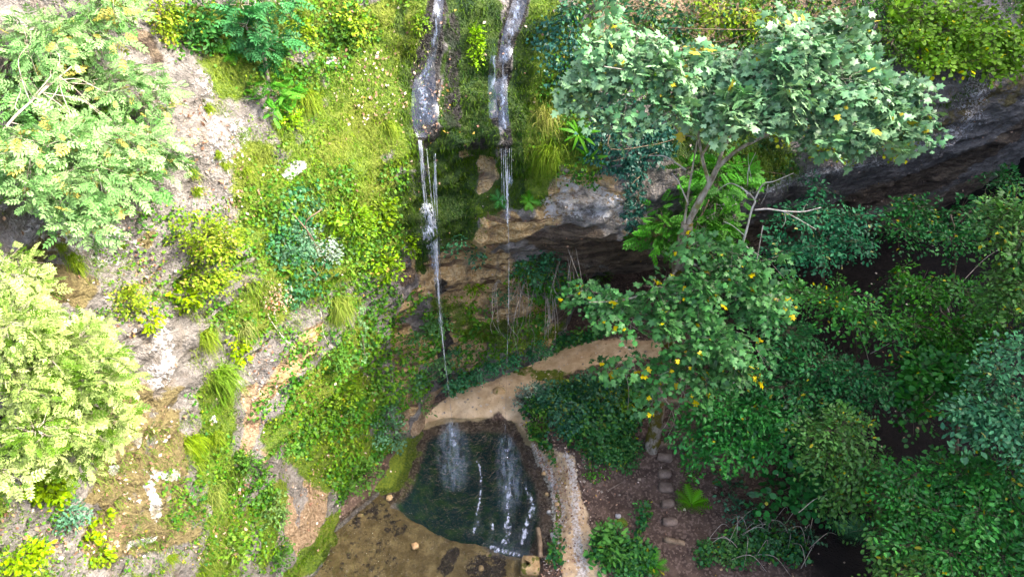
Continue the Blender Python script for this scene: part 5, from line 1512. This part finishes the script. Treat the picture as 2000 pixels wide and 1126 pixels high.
for px, py, w, h, k, n, lab, kw in [(1256, 1005, 26, 60, 'green', 18, 'narrow green plant beside the steps, across from the fern', dict(c1=(.04, .14, .04), c2=(.08, .2, .06))), (1200, 1080, 90, 70, 'green', 40, 'broad-leaved green patch at the bottom beside the gravel track', dict(scale=1.7, c1=(.05, .16, .04), c2=(.1, .23, .06))),
                                (1258, 1100, 50, 50, 'green', 22, 'green leafy patch at the bottom edge beside the steps', dict(scale=1.4, c1=(.04, .15, .04), c2=(.08, .2, .06))), (1378, 1085, 46, 44, 'green', 18, 'green plant right of the lowest step', dict(c1=(.04, .14, .04), c2=(.08, .19, .06))),
                                (1420, 960, 40, 60, 'dark', 16, 'dark broad-leaved plant on bare soil right of the fern', dict(scale=1.5, c1=(.03, .12, .05), c2=(.06, .16, .07))), (1450, 1010, 60, 50, 'dark', 22, 'blue-green bush behind the bramble tangle', dict(c1=(.035, .13, .07), c2=(.07, .17, .09))),
                                (1510, 1050, 90, 70, 'grey', 40, 'pale green bramble bush at the bottom of the wood', dict(c1=(.07, .17, .08), c2=(.13, .22, .11))), (1440, 1080, 80, 60, 'green', 30, 'green brambles at the bottom edge under bare stems', dict(c1=(.06, .15, .05), c2=(.11, .2, .07))),
                                (1575, 1060, 60, 60, 'dark', 24, 'dark shrub at the bottom beside the pale brambles', {}), (1330, 880, 24, 30, 'dark', 8, 'tiny dark plant on bare soil right of the upper steps', {}),
                                (1345, 925, 24, 26, 'green', 7, 'small seedling on bare soil right of the middle steps', {}), (1165, 920, 34, 30, 'green', 9, 'small bright plant on litter below the mound', dict(c1=(.06, .2, .03), c2=(.1, .26, .05)))]:
    B_('bush', lab, px, py, w, h, k, n, which='ground', **kw)


# ------------------------------------------------------------------ ivy: leaves lying on the rock
def ivy(label, pts, n, size=.11, c1=(.018, .07, .05), c2=(.04, .115, .085), lift=.22, mat=M_GLOSSY, cat='ivy', name='ivy', which='cliff', vines=3):
    caps = caps_of(pts, which); w = patch_weight(which, caps)
    p, nn, _ = sample(which, w + 1e-12, n)
    h = rng.random((n, 1)) * lift
    N = nn + np.array([0, 0, .45]) + rng.normal(size=(n, 3)) * .3
    g = inst(LEAF_IVY, p + nn * h, rng.normal(size=(n, 3)) * .6 + TANG, N, size * (.6 + .7 * rng.random(n)), clump_tint(p, c1, c2, 1.3, 5))
    o = empty(name, caps[0][0]); tag(o, label, cat)
    obj('foliage', mesh_tris('foliage', g[0], g[1], mat, g[2]), o)
    for i in range(vines):
        q = [c + rng.normal(size=3) * r * .4 + np.array([0, -.05, 0]) for c, r in caps]
        if len(q) == 1: q = [q[0] + [0, 0, -.5], q[0] + [0, 0, .5]]
        limb('vine', q, .02, .008, M_STEM, o, 5, 0, 4)
    return o


ivy('thick dark glossy ivy mat hanging above the grey rock band', [(1200, 230, 50), (1180, 280, 45), (1230, 290, 50), (1290, 270, 40)], 2600)
ivy('dark ivy column hanging down over the grey rock band', [(1238, 330, 26), (1240, 370, 28), (1236, 410, 28), (1240, 440, 18)], 900, .1)
ivy('ivy cluster among leaves beside the mossy strip near the top', [(1085, 80, 40), (1100, 130, 36), (1110, 40, 30)], 800, .1)
ivy('green ivy spilling down the middle of the sunlit slope', [(590, 400, 40), (560, 460, 50), (600, 530, 45), (570, 570, 30)], 1500, .1, (.035, .12, .05), (.08, .19, .09))
ivy('ivy strand hanging in a thin line down the mossy hollow', [(703, 600, 9), (707, 650, 9), (712, 700, 8)], 170, .11, (.10, .2, .08), (.18, .28, .14), .1, vines=1)
ivy('ivy trailing beside the lower fall over dark rock', [(880, 690, 20), (840, 730, 18), (815, 740, 18)], 350, .11, (.05, .14, .06), (.1, .21, .1))
ivy('green ivy under the overhang beside the cave', [(1090, 540, 34), (1060, 500, 30), (1110, 580, 24)], 700, .1, (.025, .09, .045), (.05, .13, .06))
ivy('leafy creeper over the slope at the top behind the ash', [(120, 140, 70), (60, 200, 60), (180, 200, 50)], 900, .12, (.06, .13, .03), (.12, .2, .05))
ivy('leafy creeper on the upper cliff behind the maple crown', [(1300, 60, 60), (1420, 70, 60), (1540, 50, 60), (1660, 40, 50)], 1700, .12, (.03, .09, .04), (.07, .14, .06))
ivy('dark green creeper on the shaded cliff above the overhang', [(1450, 330, 50), (1520, 320, 50), (1380, 310, 40)], 700, .1, (.03, .09, .03), (.06, .13, .04))


# ------------------------------------------------------------------ grass tufts, ferns, roots
def tuft(px, py, w, label='green grass tuft drooping from the sunlit rock slope', group='grass tufts on the sunlit rock slope', n=150, c1=(.11, .2, .02), c2=(.24, .29, .06), L=None):
    p, nn, t = hit(px, py, 'cliff')
    s = w * t / FOC
    r = p + rng.normal(size=(n, 3)) * s * .16
    d = nrm(nn * .8 + np.array([0, 0, .7]) + rng.normal(size=(n, 3)) * .5)
    g = blades(r, d, (L or s) * (.6 + .6 * rng.random(n)), .018, .95, tint(n, c1, c2), 4)
    return tag(obj('grass_tuft', mesh_tris('grass_tuft', g[0], g[1], M_GRASS, g[2])), label, 'grass', group)


for px, py, w, lab in [(375, 335, 24, 'upper of the two small grass tufts beside the ash crown edge'), (388, 375, 30, 'long grass tuft hanging over dark grey rock above the big yellow bush'), (437, 322, 20, 'small grass tuft on leaf-strewn pale rock, left of its twin'),
                       (480, 335, 22, 'small grass tuft at the end of the leaf-strewn pale rock'), (140, 500, 36, 'bushy grass tuft on grey rock between the two ash crowns'), (155, 520, 26, 'lower grass tuft on grey rock just above the bleached ash crown'), (405, 210, 24, 'yellowish grass tuft on the pale rock beside the feathery bush'),
                       (240, 480, 16, 'tiny grass tuft alone on bare grey rock'), (120, 480, 20, 'small brownish grass tuft at the edge of the grey rock'), (255, 560, 22, 'grass tuft at the foot of the grey rock above the yellowish shrub'), (425, 300, 16, 'tiny grass tuft in red-brown litter on the pale rock'),
                       (360, 870, 30, 'grass tuft on brown mossy rock below the pale outcrop'), (385, 900, 26, 'grass tuft just below the bright clump on the brown rock'), (330, 1090, 22, 'grass tuft among white-flecked rocks at the bottom edge')]:
    tuft(px, py, w, lab)
tuft(660, 590, 60, 'large pale grass tuft draping over the lip of the mossy hollow', None, 500, (.14, .22, .04), (.28, .32, .09))
tuft(400, 650, 46, 'grass clump draping beside the pale bare rock', None, 300)
tuft(430, 730, 60, 'long green grass clump streaming down beside the ledge plant', None, 420, (.10, .21, .025), (.19, .28, .06))
tuft(375, 860, 44, 'bright green grass clump at the foot of the pale rock', None, 320, (.14, .24, .02), (.22, .3, .04))
tuft(420, 850, 40, 'green grass clump at the end of the earth gully', None, 260)
tuft(410, 960, 60, 'pale grass clump low on the rocky slope', None, 320, (.15, .21, .05), (.26, .3, .09))
tuft(480, 640, 44, 'thin pale grass below the reddish dry shrub', None, 220, (.17, .22, .07), (.3, .32, .12))
tuft(1065, 230, 60, 'long pale grass hanging right of the narrow stream', None, 420, (.13, .18, .03), (.32, .31, .11))
tuft(1075, 300, 60, 'green grass hanging above the tan rock lip', None, 360, (.1, .19, .02), (.2, .26, .05))
tuft(760, 250, 40, 'grass tuft on the mossy slope beside the wide stream', None, 220)
tuft(600, 190, 50, 'soft grass patch on the slope right of the feathery bush', None, 320)
tuft(1470, 310, 60, 'dark hanging grass on the shaded cliff behind the maple limbs', None, 360, (.05, .1, .015), (.1, .15, .03))


def fern(label, px, py, n, L, which='both', c1=(.07, .22, .02), c2=(.12, .3, .04), name='fern', tmpl=FROND, spread=1.0, flat=.45):
    p, nn, t = hit(px, py, which)
    o = empty(name, p); tag(o, label, 'fern')
    for i in range(n):
        a = 2 * math.pi * (i + .5 * rng.random()) / n
        side = nrm(np.cross(nn, [0.2, 0.1, 1.0])); fw = np.cross(nn, side)
        d = nrm((side * math.cos(a) + fw * math.sin(a)) * spread + nn * flat + np.array([0, 0, .2]))
        V, F, c = inst(tmpl, p[None] + nn * .05, d[None], (nn + np.array([0, 0, .6]))[None], np.array([L * (.75 + .4 * rng.random())]), tint(1, c1, c2))
        obj('frond', mesh_tris('frond', V, F, M_LEAF, c), o)
    return o


def _strap():
    V, F = [], []
    for i in range(6):
        x = i / 5; w = .085 * math.sin(math.pi * (.12 + .86 * x)) ** .6; z = .3 * x - .55 * x * x
        V += [(x, w, z), (x, -w, z)]
        if i: F += [(2 * i - 2, 2 * i - 1, 2 * i + 1), (2 * i - 2, 2 * i + 1, 2 * i)]
    return T_(V, F)


STRAP = _strap()
fern('large bright green fern beside the stone steps', 1350, 988, 9, .62, 'ground')
fern('bright fern at the bottom edge left of the steps', 1280, 1110, 7, .5, 'ground', (.06, .22, .03), (.1, .28, .05))
fern('dark spiky fern in shade at the bottom of the wood', 1655, 1045, 9, .7, 'ground', (.03, .1, .05), (.05, .13, .06))
fern("strap-leaved hart's-tongue fern hanging left of the ivy mat", 1130, 262, 10, .55, 'cliff', (.06, .19, .02), (.1, .25, .04), tmpl=STRAP)
fern('strap-leaved fern lower down, just above the grey rock', 1152, 305, 9, .5, 'cliff', (.05, .17, .02), (.09, .22, .04), tmpl=STRAP)
fern('small fern on the pale lip beside the narrow fall', 1030, 392, 7, .35, 'cliff', (.06, .2, .03), (.1, .26, .05))
fern('small fern in the moss left of the narrow fall', 972, 392, 7, .3, 'cliff', (.05, .19, .05), (.09, .24, .08))
fern('dark fern on the slope at the top, behind the maple crown', 1210, 30, 8, .6, 'cliff', (.03, .11, .03), (.06, .15, .04), tmpl=STRAP)
fern('green fern under the sapling on the grassy slope', 450, 110, 7, .4, 'cliff', (.05, .17, .03), (.08, .21, .04))

# hanging roots below the overhang
hr = empty('hanging_roots', hit(1015, 545)[0]); tag(hr, 'curtain of pale hanging roots below the narrow fall', 'roots')
for i in range(26):
    x = 975 + 90 * rng.random(); y0 = 540 + 20 * rng.random(); y1 = y0 + 60 + 80 * rng.random()
    a, nn, t = hit(x, y0); q = a + nn * (.15 + .3 * rng.random())
    b = at_t(x + rng.normal() * 10 - 6, y1, depth(q) + .1)
    c = (q + b) / 2 + nn * .22 + rng.normal(size=3) * .06
    limb('root', [a, q, c + rng.normal(size=3) * .1, (c + b) / 2 + rng.normal(size=3) * .12, b + rng.normal(size=3) * .1], .010, .004, M_TWIG if i % 3 else M_STEM, hr, 4, 0, 4)
hr = empty('hanging_roots', hit(1100, 470)[0]); tag(hr, 'pale twisted roots hanging at the cave corner', 'roots')
for i in range(14):
    x = 1085 + 50 * rng.random(); a, nn, t = hit(x, 480 + 30 * rng.random())
    b = at_t(x + rng.normal() * 18, 540 + 60 * rng.random(), t - .4); c = (a + b) / 2 + nn * .3 + rng.normal(size=3) * .12
    limb('root', [a, c, b], .011, .004, M_STEM if i % 2 else M_TWIG, hr, 4, 0, 5)
hr = empty('hanging_roots', hit(1072, 600)[0]); tag(hr, 'reddish-grey bundle of roots hanging in front of the tan block', 'roots')
for i in range(10):
    x = 1062 + 22 * rng.random(); a, nn, t = hit(x, 570 + 10 * rng.random())
    b = at_t(x + rng.normal() * 6, 640 + 25 * rng.random(), t - .3); c = (a + b) / 2 + nn * .2
    limb('root', [a, c, b], .014, .006, M_TWIG, hr, 4, 0, 5)
bs = empty('bramble_stems', hit(1480, 1060, 'ground')[0]); tag(bs, 'pale bare arching bramble stems over the green brambles', 'bramble')
for i in range(26):
    x = 1400 + 180 * rng.random(); y = 1000 + 110 * rng.random()
    a = hit(x, y, 'ground')[0]; an = rng.random() * 6.28; l = .5 + .9 * rng.random()
    e = a + np.array([math.cos(an) * l, math.sin(an) * l, .1]); c = (a + e) / 2 + np.array([0, 0, .45 + .3 * rng.random()])
    limb('stem', [a, c, e], .013, .006, M_TWIG, bs, 4, 0, 5)
tv = empty('trailing_vines', hit(560, 640)[0]); tag(tv, 'thin pale vines trailing from the slope over the hollow lip', 'vine')
for pts in ([(520, 610), (530, 640), (550, 665), (575, 690)], [(528, 600), (545, 650), (570, 680)], [(625, 610), (632, 660), (650, 680)]):
    limb('vine', [hit(a, b)[0] + hit(a, b)[1] * .12 for a, b in pts], .012, .006, M_DEAD, tv, 4, 0, 5)
print('TRIS', sum(len(o.data.polygons) for o in bpy.data.objects if o.type == 'MESH'), 'OBJ', len(bpy.data.objects))
